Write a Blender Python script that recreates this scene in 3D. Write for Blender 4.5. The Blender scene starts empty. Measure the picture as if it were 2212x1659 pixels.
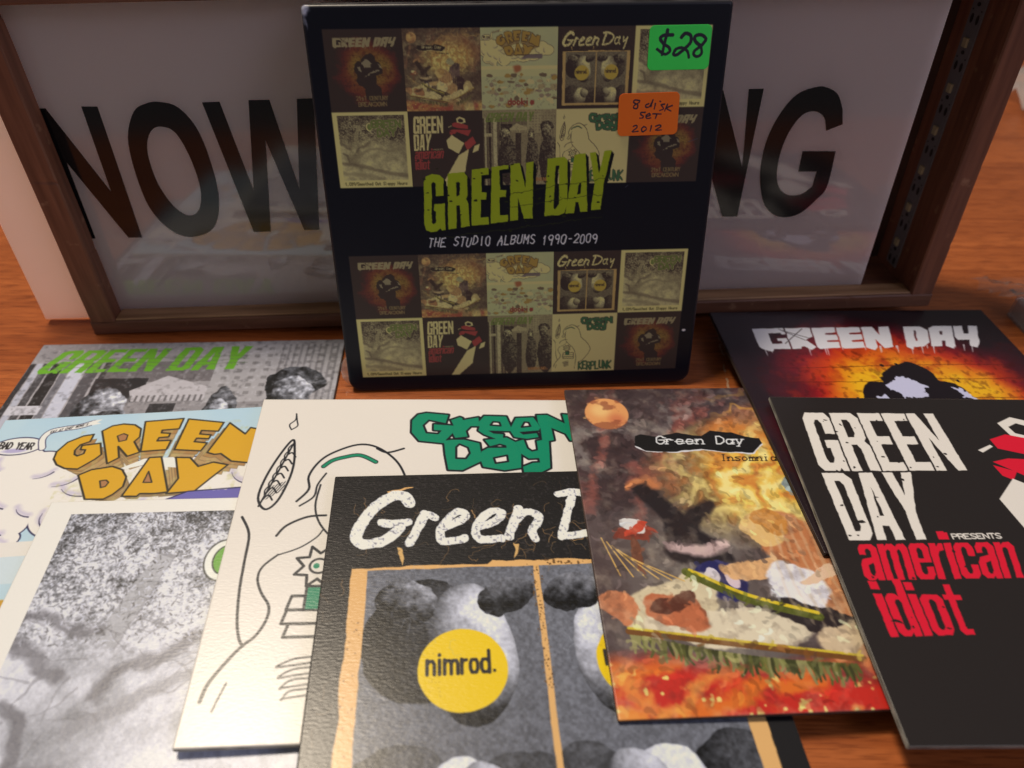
import bpy, bmesh, math, random
import numpy as np
from mathutils import Matrix, Vector

SC = bpy.context.scene
COL = SC.collection

# ------------------------------------------------------------------ camera
cam_d = bpy.data.cameras.new('camera')
cam = bpy.data.objects.new('camera', cam_d)
COL.objects.link(cam)
cam_d.sensor_width = 36.0
cam_d.lens = 1593.5175 / 2212 * 36.0
cam_d.clip_start = 0.01
cam_d.clip_end = 50
RIGHT = Vector((0.99990934, 0.00898039, 0.01003296))
UP = Vector((-0.01346505, 0.66688005, 0.74504341))
FWD = Vector((0.0, 0.74511096, -0.66694051))
cam.matrix_world = Matrix(((RIGHT.x, UP.x, -FWD.x, 0.0), (RIGHT.y, UP.y, -FWD.y, 0.0),
                           (RIGHT.z, UP.z, -FWD.z, 0.19741), (0, 0, 0, 1)))
cam_d.dof.use_dof = True
cam_d.dof.focus_distance = 0.250
cam_d.dof.aperture_fstop = 10.0
SC.camera = cam

# ------------------------------------------------------------------ dim room
world = bpy.data.worlds.new("World")
SC.world = world
world.use_nodes = True
bg = world.node_tree.nodes['Background']
bg.inputs['Color'].default_value = (0.95, 0.88, 0.86, 1)
bg.inputs['Strength'].default_value = 0.10


def area(name, loc, target, sx, sy, power, color):
    d = bpy.data.lights.new(name, 'AREA')
    d.shape = 'RECTANGLE'
    d.size, d.size_y = sx, sy
    d.energy = power
    d.color = color
    o = bpy.data.objects.new(name, d)
    COL.objects.link(o)
    o.location = loc
    o.rotation_euler = (Vector(target) - Vector(loc)).to_track_quat('-Z', 'Y').to_euler()
    return o


# warm ceiling lamp, a little behind and to the left; weak cool fill light added at the front right
area('ceiling_lamp', (-0.30, 0.44, 1.15), (0.0, 0.12, 0), 0.24, 0.24, 13.4, (1.0, 0.85, 0.66))
area('cool_fill', (0.9, -0.55, 0.9), (0.0, 0.25, 0.05), 0.7, 0.6, 3.0, (0.80, 0.76, 1.0))

SC.view_settings.view_transform = 'Standard'
SC.view_settings.look = 'None'
SC.view_settings.exposure = 0.0
SC.view_settings.gamma = 1.0
SC.render.engine = 'CYCLES'
SC.cycles.max_bounces = 8
SC.cycles.use_denoising = True


TR = {
 'K': {
  'G': [(0.4563,0.0644),(0.4806,0.0579),(0.5454,0.0660),(0.5373,0.1000),(0.4876,0.0852),(0.4700,0.1088),(0.4802,0.1410),(0.5166,0.1450),(0.5260,0.1294),(0.5035,0.1278),(0.5033,0.1048),(0.5609,0.1100),(0.5578,0.1396),(0.5390,0.1659),(0.5326,0.1799),(0.4620,0.1702),(0.4402,0.1374),(0.4394,0.0888)],
  'r': [(0.5533,0.0872),(0.5793,0.0750),(0.5870,0.0790),(0.5877,0.0871),(0.6347,0.0757),(0.6350,0.0940),(0.6369,0.1121),(0.6107,0.1121),(0.5955,0.1319),(0.6006,0.1537),(0.5647,0.1590),(0.5578,0.1396),(0.5609,0.1100)],
  'e': [(0.6350,0.0940),(0.6523,0.0696),(0.7177,0.0716),(0.7294,0.1162),(0.7269,0.1321),(0.6614,0.1300),(0.6765,0.1418),(0.7048,0.1446),(0.7030,0.1614),(0.6826,0.1625),(0.6494,0.1457),(0.6329,0.1299),(0.6369,0.1121)],
  'eh': [(0.6695,0.1073),(0.6779,0.0940),(0.6960,0.0960),(0.6990,0.1101)],
  'e2': [(0.7294,0.1162),(0.7465,0.0777),(0.7994,0.0748),(0.8109,0.1001),(0.8173,0.1183),(0.8105,0.1290),(0.7525,0.1353),(0.7631,0.1459),(0.8038,0.1401),(0.8080,0.1558),(0.7732,0.1627),(0.7368,0.1556),(0.7269,0.1321)],
  'e2h': [(0.7612,0.1154),(0.7714,0.0952),(0.7830,0.0961),(0.7875,0.1114)],
  'N': [(0.8106,0.0653),(0.8417,0.0640),(0.8922,0.1001),(0.8886,0.0610),(0.9262,0.0651),(0.9329,0.1679),(0.8996,0.1697),(0.8900,0.1423),(0.8493,0.1183),(0.8520,0.1676),(0.8365,0.1715),(0.8169,0.1675),(0.8173,0.1183),(0.8113,0.0961)],
  'D': [(0.5326,0.1704),(0.5535,0.1667),(0.5898,0.1660),(0.6341,0.1803),(0.6365,0.2086),(0.6405,0.2346),(0.6359,0.2491),(0.5837,0.2810),(0.5449,0.2789),(0.5368,0.2229)],
  'Dh': [(0.5677,0.1952),(0.5769,0.1839),(0.6003,0.1972),(0.6053,0.2178),(0.5939,0.2379),(0.5672,0.2370)],
  'a': [(0.6500,0.1670),(0.6826,0.1625),(0.7139,0.1575),(0.7383,0.1750),(0.7518,0.2204),(0.7478,0.2734),(0.7010,0.2820),(0.6420,0.2690),(0.6360,0.2455),(0.6385,0.2124),(0.6585,0.1982),(0.7115,0.1977),(0.7107,0.1882),(0.6928,0.1817),(0.6643,0.1918)],
  'ah': [(0.6734,0.2366),(0.7111,0.2269),(0.7125,0.2496),(0.6773,0.2559)],
  'y': [(0.7383,0.1750),(0.7630,0.1654),(0.7702,0.1999),(0.7831,0.2131),(0.8018,0.2076),(0.8009,0.1713),(0.8169,0.1675),(0.8365,0.1715),(0.8326,0.2357),(0.8300,0.2740),(0.8037,0.2899),(0.7547,0.2895),(0.7535,0.2698),(0.7822,0.2556),(0.8030,0.2539),(0.8018,0.2374),(0.7725,0.2391),(0.7518,0.2204)],
  'hair': [(0.3572,0.2054),(0.3712,0.2147),(0.3884,0.2330),(0.4055,0.2547),(0.4158,0.2761),(0.4206,0.2971)],
 },
 'Kart': {
  'pen': [(0.0561,0.1624),(0.0842,0.1594),(0.1179,0.3068),(0.1066,0.3667),(0.0617,0.4336),(0.0270,0.4381),(0.0109,0.3866),(0.0301,0.3497),(0.0531,0.2950)],
  'arcs': [(0.1478,0.3963),(0.1535,0.3511),(0.1656,0.3184),(0.1672,0.2675),(0.1798,0.2325),(0.2206,0.2089),(0.2861,0.1940)],
  'band': [(0.2097,0.2649),(0.2246,0.2446),(0.2538,0.2330),(0.3281,0.2323)],
 },
 'Kart2': {
  's1': [(0.0217,0.4336),(0.0489,0.4869),(0.0533,0.5624),(0.0573,0.6427),(0.0676,0.7222),(0.0806,0.7685),(0.0913,0.7851)],
  's2': [(0.1298,0.5493),(0.0992,0.5828),(0.0933,0.6158),(0.1078,0.6530),(0.1316,0.6894),(0.1320,0.7240),(0.1162,0.7614),(0.0946,0.7832),(0.0770,0.8046),(0.0502,0.8464),(0.0358,0.8758),(0.0297,0.9083)],
  's3': [(0.2308,0.4313),(0.1840,0.4360),(0.1367,0.4622),(0.1165,0.4933)],
  's4': [(0.1737,0.4839),(0.1573,0.5146),(0.1282,0.5393),(0.1141,0.5036)],
  'pot': [(0.1680,0.6636),(0.1631,0.7292),(0.1710,0.7315),(0.1727,0.7539)],
  'star': [(0.2227,0.5709),(0.1711,0.5795)],
  'bar': [(0.2080,0.6418),(0.2058,0.6957)],
  'hand': [(0.2395,0.8177),(0.2031,0.8185),(0.1707,0.8428),(0.1921,0.8415),(0.2091,0.8344)],
 },
 'A': {
  'green': [(0.0720,0.0648),(0.4663,0.0634),(0.4636,0.2820),(0.0579,0.2882)],
  'day': [(0.0581,0.2952),(0.3045,0.2899),(0.2731,0.5093),(0.0563,0.5125)],
  'dot': [(0.2853,0.4840),(0.3047,0.4839),(0.3005,0.5083),(0.2820,0.5083)],
  'pres': [(0.3198,0.4917),(0.4469,0.4902),(0.4456,0.5040),(0.3178,0.5068)],
  'amer': [(0.0672,0.5242),(0.4639,0.5150),(0.4391,0.6177),(0.0547,0.6255)],
  'idiot': [(0.0580,0.6596),(0.2624,0.6638),(0.2505,0.7626),(0.0566,0.7685)],
  'ring': [(0.6354,0.1033),(0.6890,0.0745),(0.7200,0.0992),(0.6836,0.1663),(0.6467,0.1549)],
  'red': [(0.5835,0.1615),(0.6403,0.1417),(0.6772,0.1782),(0.6535,0.2218),(0.5890,0.2024)],
  'red2': [(0.5483,0.2482),(0.5865,0.2366),(0.6458,0.2361),(0.6129,0.2969),(0.5676,0.2973),(0.5245,0.3400),(0.5281,0.2923)],
  'wh': [(0.5682,0.3080),(0.5025,0.3786),(0.5159,0.4759),(0.5870,0.3447)],
  'tick': [(0.5285,0.2059),(0.5732,0.1863),(0.5781,0.1921),(0.5380,0.2173)],
 },
 'C': {
  'text': [(0.1180,0.0971),(0.9289,0.0936),(0.8753,0.2033),(0.1093,0.2078)],
  'black': [(0.3446,0.4151),(0.4049,0.3593),(0.4547,0.3606),(0.4877,0.2864),(0.5634,0.2649),(0.6149,0.2970),(0.6242,0.3576),(0.6830,0.3811),(0.6790,0.4593)],
  'gl': [(0.0847,0.3512),(0.9386,0.3505),(0.5451,0.2487),(0.4482,0.4459),(0.0932,0.4358)],
 },
 'W': {
  'text': [(-0.0146,0.0045),(0.7000,0.0041),(0.6827,0.1411),(0.0193,0.1445)],
  'b1': [(0.2067,0.2528),(0.3241,0.1965),(0.3840,0.3442),(0.2400,0.3395)],
  'b2': [(0.5915,0.2048),(0.6978,0.2081),(0.7221,0.3162)],
  'b3': [(0.7985,0.1000),(0.9509,0.1046),(0.9503,0.2761)],
  'awn': [(0.3394,0.2122),(0.4764,0.1703),(0.6194,0.2360),(0.3845,0.2286)],
 },
 'D': {
  'G': [(0.2788,0.0802),(0.2509,0.0844),(0.2139,0.1072),(0.1956,0.1436),(0.1976,0.1714),(0.2133,0.1939),(0.2403,0.2099),(0.2764,0.2152),(0.3127,0.1808),(0.3248,0.1634),(0.3086,0.1181),(0.2593,0.1236),(0.2600,0.1394),(0.2740,0.1418),(0.2743,0.1562),(0.2595,0.1642),(0.2493,0.1572),(0.2453,0.1414),(0.2537,0.1200),(0.2768,0.1091)],
  'R': [(0.2977,0.0686),(0.3212,0.0485),(0.3516,0.0429),(0.3854,0.0490),(0.4079,0.0675),(0.4133,0.1008),(0.4027,0.1193),(0.4302,0.1626),(0.3989,0.1768),(0.3626,0.1352),(0.3779,0.1800),(0.3515,0.2010),(0.3240,0.1320)],
  'Rh': [(0.3478,0.0922),(0.3633,0.0837),(0.3768,0.0913),(0.3779,0.1109),(0.3592,0.1158)],
  'E': [(0.4122,0.0376),(0.5223,0.0328),(0.5186,0.0764),(0.4709,0.0779),(0.4714,0.0891),(0.4975,0.0932),(0.4964,0.1075),(0.4695,0.1086),(0.4674,0.1213),(0.5069,0.1226),(0.5024,0.1591),(0.4319,0.1609)],
  'E2': [(0.5370,0.0360),(0.6443,0.0596),(0.6352,0.0957),(0.5855,0.0884),(0.5840,0.1028),(0.6173,0.1094),(0.6137,0.1247),(0.5785,0.1193),(0.5747,0.1332),(0.6126,0.1414),(0.6011,0.1721),(0.5251,0.1609)],
  'N': [(0.6620,0.0624),(0.7156,0.1134),(0.7269,0.0878),(0.7725,0.1035),(0.7544,0.2320),(0.6949,0.2192),(0.6600,0.1875),(0.6425,0.1892),(0.6206,0.1799)],
  'D': [(0.2862,0.2384),(0.3166,0.2202),(0.3702,0.2127),(0.4003,0.2271),(0.4191,0.2551),(0.4205,0.2897),(0.4011,0.3162),(0.3807,0.3311),(0.3320,0.3271)],
  'Dh': [(0.3516,0.2641),(0.3681,0.2625),(0.3773,0.2719),(0.3731,0.2858),(0.3616,0.2894)],
  'A': [(0.4631,0.1869),(0.4960,0.1865),(0.5464,0.3198),(0.5114,0.3225),(0.4729,0.3194),(0.4670,0.3283),(0.4266,0.3250)],
  'Ah': [(0.4747,0.2391),(0.4944,0.2815),(0.4705,0.2796)],
  'Y': [(0.5369,0.1917),(0.5776,0.1962),(0.6075,0.2321),(0.6463,0.2189),(0.6886,0.2327),(0.6501,0.2798),(0.6166,0.3228),(0.5435,0.3252),(0.5626,0.2727)],
  'vp': [(0.4749,0.3111)],
  'cl': [(0.1213,0.1774),(0.2077,0.2024),(0.1208,0.2423),(0.2224,0.2791),(0.1669,0.3080),(0.2195,0.3503),(0.2547,0.2761),(0.7124,0.2907),(0.6148,0.2356)],
  'blimp': [(0.0764,0.1057),(0.1548,0.1152),(0.0914,0.1444)],
  'rib': [(0.1468,0.1114),(0.1436,0.0594),(0.1748,0.0454),(0.2155,0.0454),(0.2697,0.0296)],
  'badyear': [(0.0332,0.0766),(0.1150,0.1088)],
  'eat': [(0.1451,0.0759),(0.2315,0.0386)],
  'pur': [(0.5499,0.3423),(0.5750,0.3250),(0.6547,0.3231),(0.7231,0.3259),(0.7293,0.3599)],
  'oct': [(0.1704,0.4589),(0.2574,0.4637)],
 },
 'T': {
  'img': [(0.0608,0.0378),(0.0612,0.3236),(0.3282,0.0432)],
  'b1': [(0.0550,0.3317),(0.0931,0.3246),(0.1380,0.3349),(0.1751,0.3657),(0.2480,0.3623)],
  'b2': [(0.0603,0.3897),(0.1050,0.4115),(0.1427,0.4444),(0.1902,0.4768)],
  'b3': [(0.4610,0.3894),(0.4151,0.4282),(0.3555,0.4494),(0.2961,0.4662),(0.2860,0.5216)],
  'b4': [(0.0964,0.5276),(0.1313,0.5468),(0.1501,0.5684)],
  'band': [(0.3126,0.1621),(0.3536,0.1782),(0.2857,0.4109),(0.2332,0.3845)],
  'grn': [(0.4594,0.1669),(0.4303,0.1660),(0.4701,0.2162)],
 },
 'N': {
  'G': [(0.1953,0.0940),(0.1803,0.0718),(0.1516,0.0709),(0.1106,0.1034),(0.0813,0.1528),(0.0681,0.1895),(0.0791,0.2150),(0.1129,0.2190),(0.1482,0.2037),(0.1743,0.1734)],
  'Gb': [(0.1298,0.1562),(0.1554,0.1594),(0.1946,0.1567)],
  'r': [(0.2339,0.1315),(0.2204,0.1722),(0.1986,0.2195)],
  'r2': [(0.2226,0.1606),(0.2433,0.1348),(0.2598,0.1443)],
  'e': [(0.2807,0.1772),(0.3183,0.1611),(0.3401,0.1411),(0.3238,0.1274),(0.2950,0.1485),(0.2737,0.1856),(0.2804,0.2169),(0.3078,0.2180),(0.3333,0.2116)],
  'e2': [(0.3717,0.1775),(0.4175,0.1586),(0.4309,0.1352),(0.4049,0.1301),(0.3725,0.1600),(0.3616,0.1945),(0.3769,0.2166),(0.4233,0.2149)],
  'n': [(0.4751,0.1246),(0.4446,0.2089)],
  'n2': [(0.4597,0.1660),(0.4910,0.1354),(0.5215,0.1443),(0.5218,0.1652),(0.5046,0.1939),(0.5114,0.2199)],
  'D': [(0.5859,0.0752),(0.6261,0.0732),(0.6600,0.0807)],
  'D2': [(0.6227,0.0795),(0.5755,0.2137)],
  'frame': [(0.0712,0.2844),(0.0567,0.7348),(0.1025,0.2960),(0.1077,0.7377),(0.4056,0.2765),(0.6379,0.2828)],
  'div': [(0.4958,0.3050),(0.5093,0.3056),(0.4923,0.7596),(0.5051,0.7603)],
  'disc': [(0.3205,0.5510),(0.4182,0.5558),(0.3179,0.6453)],
  'disc2': [(0.6213,0.5475)],
  'txt': [(0.2464,0.5605),(0.3803,0.5618),(0.2462,0.5301),(0.3936,0.5596)],
  'head': [(0.1854,0.4875),(0.1822,0.3961),(0.2319,0.3445),(0.3366,0.3235),(0.4131,0.3671),(0.4242,0.4537),(0.4191,0.5753),(0.3823,0.6601),(0.3101,0.6859),(0.2583,0.6535),(0.2116,0.5731)],
  'sh': [(0.1095,0.7378),(0.1211,0.7042),(0.1917,0.6648),(0.1998,0.6871),(0.2228,0.7442)],
  'sh2': [(0.3917,0.6904),(0.4985,0.7394),(0.4960,0.7598),(0.4055,0.7546)],
  'wed': [(0.2228,0.7442),(0.2366,0.7106),(0.2873,0.7275),(0.3605,0.7175),(0.3845,0.6863),(0.4019,0.7544)],
  'dk': [(0.5564,0.4125),(0.5805,0.3642),(0.6295,0.3356)],
 },
 'I': {
  'moon': [(0.1010,0.1292),(0.1845,0.1311),(0.1135,0.0464)],
  'lab': [(0.1795,0.1995),(0.1942,0.1933),(0.2430,0.2019),(0.3001,0.1882),(0.3711,0.2039),(0.4035,0.1840),(0.4630,0.1920),(0.4989,0.2097),(0.5376,0.2171),(0.5399,0.2357),(0.5000,0.2727),(0.4157,0.2644),(0.3584,0.2540),(0.2833,0.2629),(0.1986,0.2572),(0.1729,0.2360)],
  'txt': [(0.2323,0.2310),(0.4906,0.2372),(0.2385,0.2008)],
  'ins': [(0.4008,0.2993),(0.5634,0.3035),(0.4073,0.2758)],
  'pts': [(0.4002,0.3673),(0.3878,0.2182),(0.1230,0.4241),(0.1914,0.5387),(0.1333,0.8111),(0.3828,0.8595),(0.4417,0.6503),(0.4653,0.7768),(0.3430,0.7842),(0.5242,0.5123),(0.2263,0.6885),(0.3724,0.8592),(0.2731,0.8771),(0.0787,0.9520),(0.2742,0.9598),(0.0109,0.8563),(0.1639,0.9252),(0.3218,0.9667),(0.4463,0.9415),(0.5468,0.9090),(0.3831,0.9339),(0.5695,0.7503),(0.5231,0.9648),(0.0925,0.5640),(0.2290,0.5034),(0.3509,0.5437),(0.1118,0.7874)],
 },
 'B': {
  'G': [(0.02880,0.07580),(0.02980,0.07800),(0.03180,0.07860),(0.03440,0.07830),(0.03570,0.07710),(0.03540,0.07110),(0.03270,0.07100),(0.03290,0.07550),(0.03210,0.07610),(0.03150,0.07530),(0.03080,0.06180),(0.03140,0.06100),(0.03220,0.06160),(0.03250,0.06550),(0.03180,0.06610),(0.03200,0.06820),(0.03580,0.06840),(0.03550,0.05880),(0.03410,0.05860),(0.03380,0.05940),(0.03230,0.05830),(0.03020,0.05820),(0.02850,0.05890),(0.02810,0.06090)],
  'R': [(0.03720,0.07870),(0.04300,0.07920),(0.04400,0.07770),(0.04390,0.07140),(0.04340,0.06980),(0.04410,0.06830),(0.04420,0.06000),(0.04110,0.05960),(0.04100,0.06760),(0.03980,0.06760),(0.03960,0.05940),(0.03650,0.05900)],
  'Rh': [(0.04010,0.07570),(0.04100,0.07590),(0.04140,0.07530),(0.04110,0.07140),(0.04000,0.07070)],
  'E': [(0.04560,0.07990),(0.05140,0.08050),(0.05150,0.07810),(0.04890,0.07780),(0.04880,0.07200),(0.05050,0.07200),(0.05040,0.06950),(0.04850,0.06940),(0.04830,0.06300),(0.05110,0.06320),(0.05120,0.06050),(0.04490,0.06020)],
  'E2': [(0.05250,0.08070),(0.05840,0.08130),(0.05830,0.07990),(0.05520,0.07960),(0.05540,0.07260),(0.05750,0.07270),(0.05730,0.07030),(0.05510,0.07020),(0.05510,0.06360),(0.05810,0.06380),(0.05790,0.06140),(0.05170,0.06080)],
  'N': [(0.05910,0.08140),(0.06230,0.08190),(0.06430,0.07320),(0.06450,0.08190),(0.06700,0.08240),(0.06680,0.06240),(0.06370,0.06220),(0.06160,0.06990),(0.06160,0.06190),(0.05870,0.06160)],
  'D': [(0.07190,0.08320),(0.07750,0.08360),(0.07880,0.08270),(0.07920,0.06720),(0.07820,0.06410),(0.07660,0.06340),(0.07100,0.06310)],
  'Dh': [(0.07470,0.08060),(0.07590,0.08080),(0.07620,0.06730),(0.07470,0.06540),(0.07430,0.06610)],
  'A': [(0.08120,0.08430),(0.08510,0.08480),(0.08650,0.06450),(0.08380,0.06440),(0.08310,0.06790),(0.08210,0.06790),(0.08170,0.06400),(0.07860,0.06380)],
  'Ah': [(0.08310,0.07450),(0.08380,0.07470),(0.08380,0.07090),(0.08250,0.07060)],
  'Y': [(0.08650,0.08490),(0.08860,0.08510),(0.08990,0.07790),(0.09160,0.08540),(0.09400,0.08570),(0.09190,0.07450),(0.09110,0.06500),(0.08760,0.06490),(0.08850,0.07420)],
  'sub': [(0.02870,0.05280),(0.09070,0.05290),(0.02890,0.05600)],
  'off': [(0.02020,0.09000),(0.02120,0.08880)],
 },
 'S': {
  'g': [(0.10330,0.12340),(0.12320,0.12350),(0.12400,0.11040),(0.10390,0.11020)],
  'o': [(0.09490,0.10330),(0.11490,0.10370),(0.11560,0.09020),(0.09530,0.08990)],
  'd1': [(0.11100,0.12060),(0.10810,0.12050),(0.10720,0.11950),(0.10840,0.11800),(0.11010,0.11700),(0.11050,0.11580),(0.10890,0.11500),(0.10640,0.11650)],
  'd2': [(0.10930,0.12200),(0.10870,0.11850),(0.10810,0.11490)],
  't': [(0.11390,0.11990),(0.11510,0.12100),(0.11680,0.12040),(0.11700,0.11840),(0.11530,0.11660),(0.11300,0.11480),(0.11180,0.11500),(0.11260,0.11650),(0.11450,0.11680),(0.11620,0.11580),(0.11690,0.11400)],
  'e': [(0.12030,0.11730),(0.11840,0.11880),(0.11840,0.12020),(0.12030,0.12050),(0.12180,0.11930),(0.12070,0.11750),(0.11860,0.11590),(0.11850,0.11470),(0.11970,0.11420),(0.12090,0.11520),(0.12040,0.11730)],
  'o8': [(0.10190,0.10110),(0.10030,0.10130),(0.10000,0.10050),(0.10130,0.09980),(0.10120,0.09870),(0.10010,0.09880),(0.10020,0.09960),(0.10180,0.10060),(0.10190,0.10110)],
  'od': [(0.10500,0.10010),(0.10410,0.09970),(0.10420,0.09900),(0.10530,0.09920),(0.10600,0.10060)],
  'od2': [(0.10630,0.10130),(0.10580,0.09910)],
  'oi': [(0.10720,0.10010),(0.10700,0.09840)],
  'oi2': [(0.10870,0.10080),(0.10890,0.10070)],
  'os': [(0.11030,0.09990),(0.10920,0.09970),(0.10970,0.09910),(0.11000,0.09840),(0.10880,0.09790)],
  'ok': [(0.11130,0.09980),(0.11050,0.09770)],
  'ok2': [(0.11290,0.09940),(0.11110,0.09860),(0.11260,0.09770)],
  'oS': [(0.10400,0.09740),(0.10260,0.09730),(0.10270,0.09660),(0.10350,0.09620),(0.10320,0.09560),(0.10230,0.09560)],
  'oe': [(0.10440,0.09610),(0.10570,0.09640),(0.10540,0.09700),(0.10440,0.09640),(0.10470,0.09550),(0.10610,0.09560)],
  'oT': [(0.10670,0.09690),(0.10940,0.09680)],
  'oT2': [(0.10800,0.09670),(0.10760,0.09540)],
  'a2': [(0.10040,0.09300),(0.10130,0.09330),(0.10160,0.09260),(0.10010,0.09130),(0.10210,0.09140)],
  'a0': [(0.10390,0.09290),(0.10320,0.09210),(0.10360,0.09120),(0.10470,0.09180),(0.10470,0.09250),(0.10390,0.09290)],
  'a1': [(0.10650,0.09310),(0.10620,0.09140)],
  'b2': [(0.10790,0.09290),(0.10920,0.09330),(0.10960,0.09270),(0.10800,0.09170),(0.11000,0.09170)],
 },
 'L': {
  'N': [(0.00550,0.09270),(0.01180,0.09270),(0.02410,0.06030),(0.02470,0.09300),(0.03040,0.09280),(0.02970,0.04060),(0.02420,0.04080),(0.01160,0.07270),(0.01110,0.04080),(0.00460,0.04090)],
  'O': [(0.05260,0.09390),(0.05890,0.09180),(0.06360,0.08390),(0.06530,0.07070),(0.06450,0.05590),(0.05950,0.04410),(0.04990,0.04020),(0.04220,0.04330),(0.03670,0.05320),(0.03580,0.06820),(0.03750,0.08140),(0.04270,0.09070),(0.04780,0.09340)],
  'Oh': [(0.05100,0.08500),(0.05540,0.08250),(0.05810,0.07260),(0.05850,0.06060),(0.05570,0.05210),(0.05080,0.04950),(0.04610,0.05380),(0.04300,0.06280),(0.04260,0.07310),(0.04410,0.07960),(0.04720,0.08390)],
  'W': [(0.06800,0.09330),(0.07430,0.09340),(0.07880,0.05910),(0.08480,0.09370),(0.09230,0.09360),(0.09660,0.05940),(0.10220,0.09370),(0.10840,0.09370),(0.10130,0.04160),(0.09520,0.04170),(0.08770,0.07880),(0.08170,0.04150),(0.07480,0.04150)],
  'N2': [(0.25270,0.09250),(0.25870,0.09270),(0.27130,0.06280),(0.26820,0.09290),(0.27380,0.09290),(0.27300,0.04170),(0.26670,0.04190),(0.25280,0.07530),(0.25230,0.04240),(0.24610,0.04260)],
  'G': [(0.30710,0.07880),(0.30560,0.08450),(0.30230,0.09010),(0.29760,0.09270),(0.29350,0.09300),(0.28680,0.09050),(0.28190,0.08350),(0.27890,0.07380),(0.27860,0.06260),(0.28040,0.05360),(0.28370,0.04610),(0.28910,0.04160),(0.29460,0.04080),(0.29960,0.04270),(0.30450,0.04820),(0.30750,0.05370),(0.30720,0.06830),(0.29400,0.06870),(0.29420,0.06040),(0.30160,0.06020),(0.30140,0.05390),(0.29770,0.05080),(0.29250,0.05050),(0.28830,0.05340),(0.28590,0.05890),(0.28530,0.06760),(0.28680,0.07600),(0.29030,0.08250),(0.29480,0.08410),(0.29910,0.08180),(0.30130,0.07650)],
 },
}
# sleeve centre, turn, height and slopes: x, y, turn, z, slope x, slope y
POSE = {
 'K': (-0.02502,0.14151,0.07566,0.00581,-0.05670,0.01264),
 'I': (0.08623,0.14866,0.06519,0.00847,-0.02384,-0.00580),
 'A': (0.15924,0.14039,0.02612,0.01088,-0.01949,0.01005),
 'N': (0.00971,0.10346,0.08690,0.00941,-0.04581,-0.00139),
 'T': (-0.08125,0.09286,0.07313,0.00532,-0.03398,0.02735),
 'D': (-0.11897,0.13701,0.10089,0.00330,-0.00168,0.00069),
 'W': (-0.13015,0.17982,0.05355,0.00191,-0.00203,0.00114),
 'C': (0.15223,0.20143,0.08991,0.00757,-0.03880,-0.00521),
}

SLEEVE = 0.125
PAPER = (0.95, 0.885, 0.765)        # how white card looks under this lamp; colours below are read against it


def lin(c):
    c = np.asarray(c, dtype=np.float32)
    return np.where(c <= 0.04045, c / 12.92, ((c + 0.055) / 1.055) ** 2.4)


def c8(r, g, b):
    return (r / 255.0, g / 255.0, b / 255.0)


# ------------------------------------------------------------------ noise
def vnoise(n, m, f, seed):
    """value noise on an n x m grid (rows, columns), f cells across"""
    rng = np.random.RandomState(seed)
    fy = max(2, int(f)) + 2
    fx = max(2, int(f * m / n)) + 2
    g = rng.rand(fy + 1, fx + 1).astype(np.float32)
    y = np.linspace(0, f * 0.9999, n, dtype=np.float32)
    x = np.linspace(0, f * m / n * 0.9999, m, dtype=np.float32)
    yi = np.minimum(y.astype(int), fy - 1)
    xi = np.minimum(x.astype(int), fx - 1)
    ty = y - yi
    tx = x - xi
    ty = (ty * ty * (3 - 2 * ty))[:, None]
    tx = (tx * tx * (3 - 2 * tx))[None, :]
    a = g[yi][:, xi]
    b = g[yi][:, xi + 1]
    c = g[yi + 1][:, xi]
    d = g[yi + 1][:, xi + 1]
    return (a * (1 - tx) + b * tx) * (1 - ty) + (c * (1 - tx) + d * tx) * ty


def fbm(n, m, f, octv, seed):
    s = np.zeros((n, m), np.float32)
    a = 0.5
    t = 0
    for k in range(octv):
        if f * 2 ** k > n * 0.9:
            break
        s += a * vnoise(n, m, f * 2 ** k, seed + 17 * k)
        t += a
        a *= 0.55
    return s / max(t, 1e-6)


def smooth(pts, closed=False, k=5):
    """Catmull-Rom through the points"""
    P = [np.array(p, float) for p in pts]
    n = len(P)
    if n < 3:
        return [tuple(p) for p in P]
    out = []
    rng = range(n) if closed else range(n - 1)
    for i in rng:
        if closed:
            a, b, c, d = P[i - 1], P[i], P[(i + 1) % n], P[(i + 2) % n]
        else:
            a, b, c, d = P[max(i - 1, 0)], P[i], P[i + 1], P[min(i + 2, n - 1)]
        for j in range(k):
            t = j / k
            out.append(tuple(0.5 * ((2 * b) + (c - a) * t + (2 * a - 5 * b + 4 * c - d) * t * t + (3 * b - 3 * c + d - a) * t ** 3)))
    if not closed:
        out.append(tuple(P[-1]))
    return out


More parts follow.
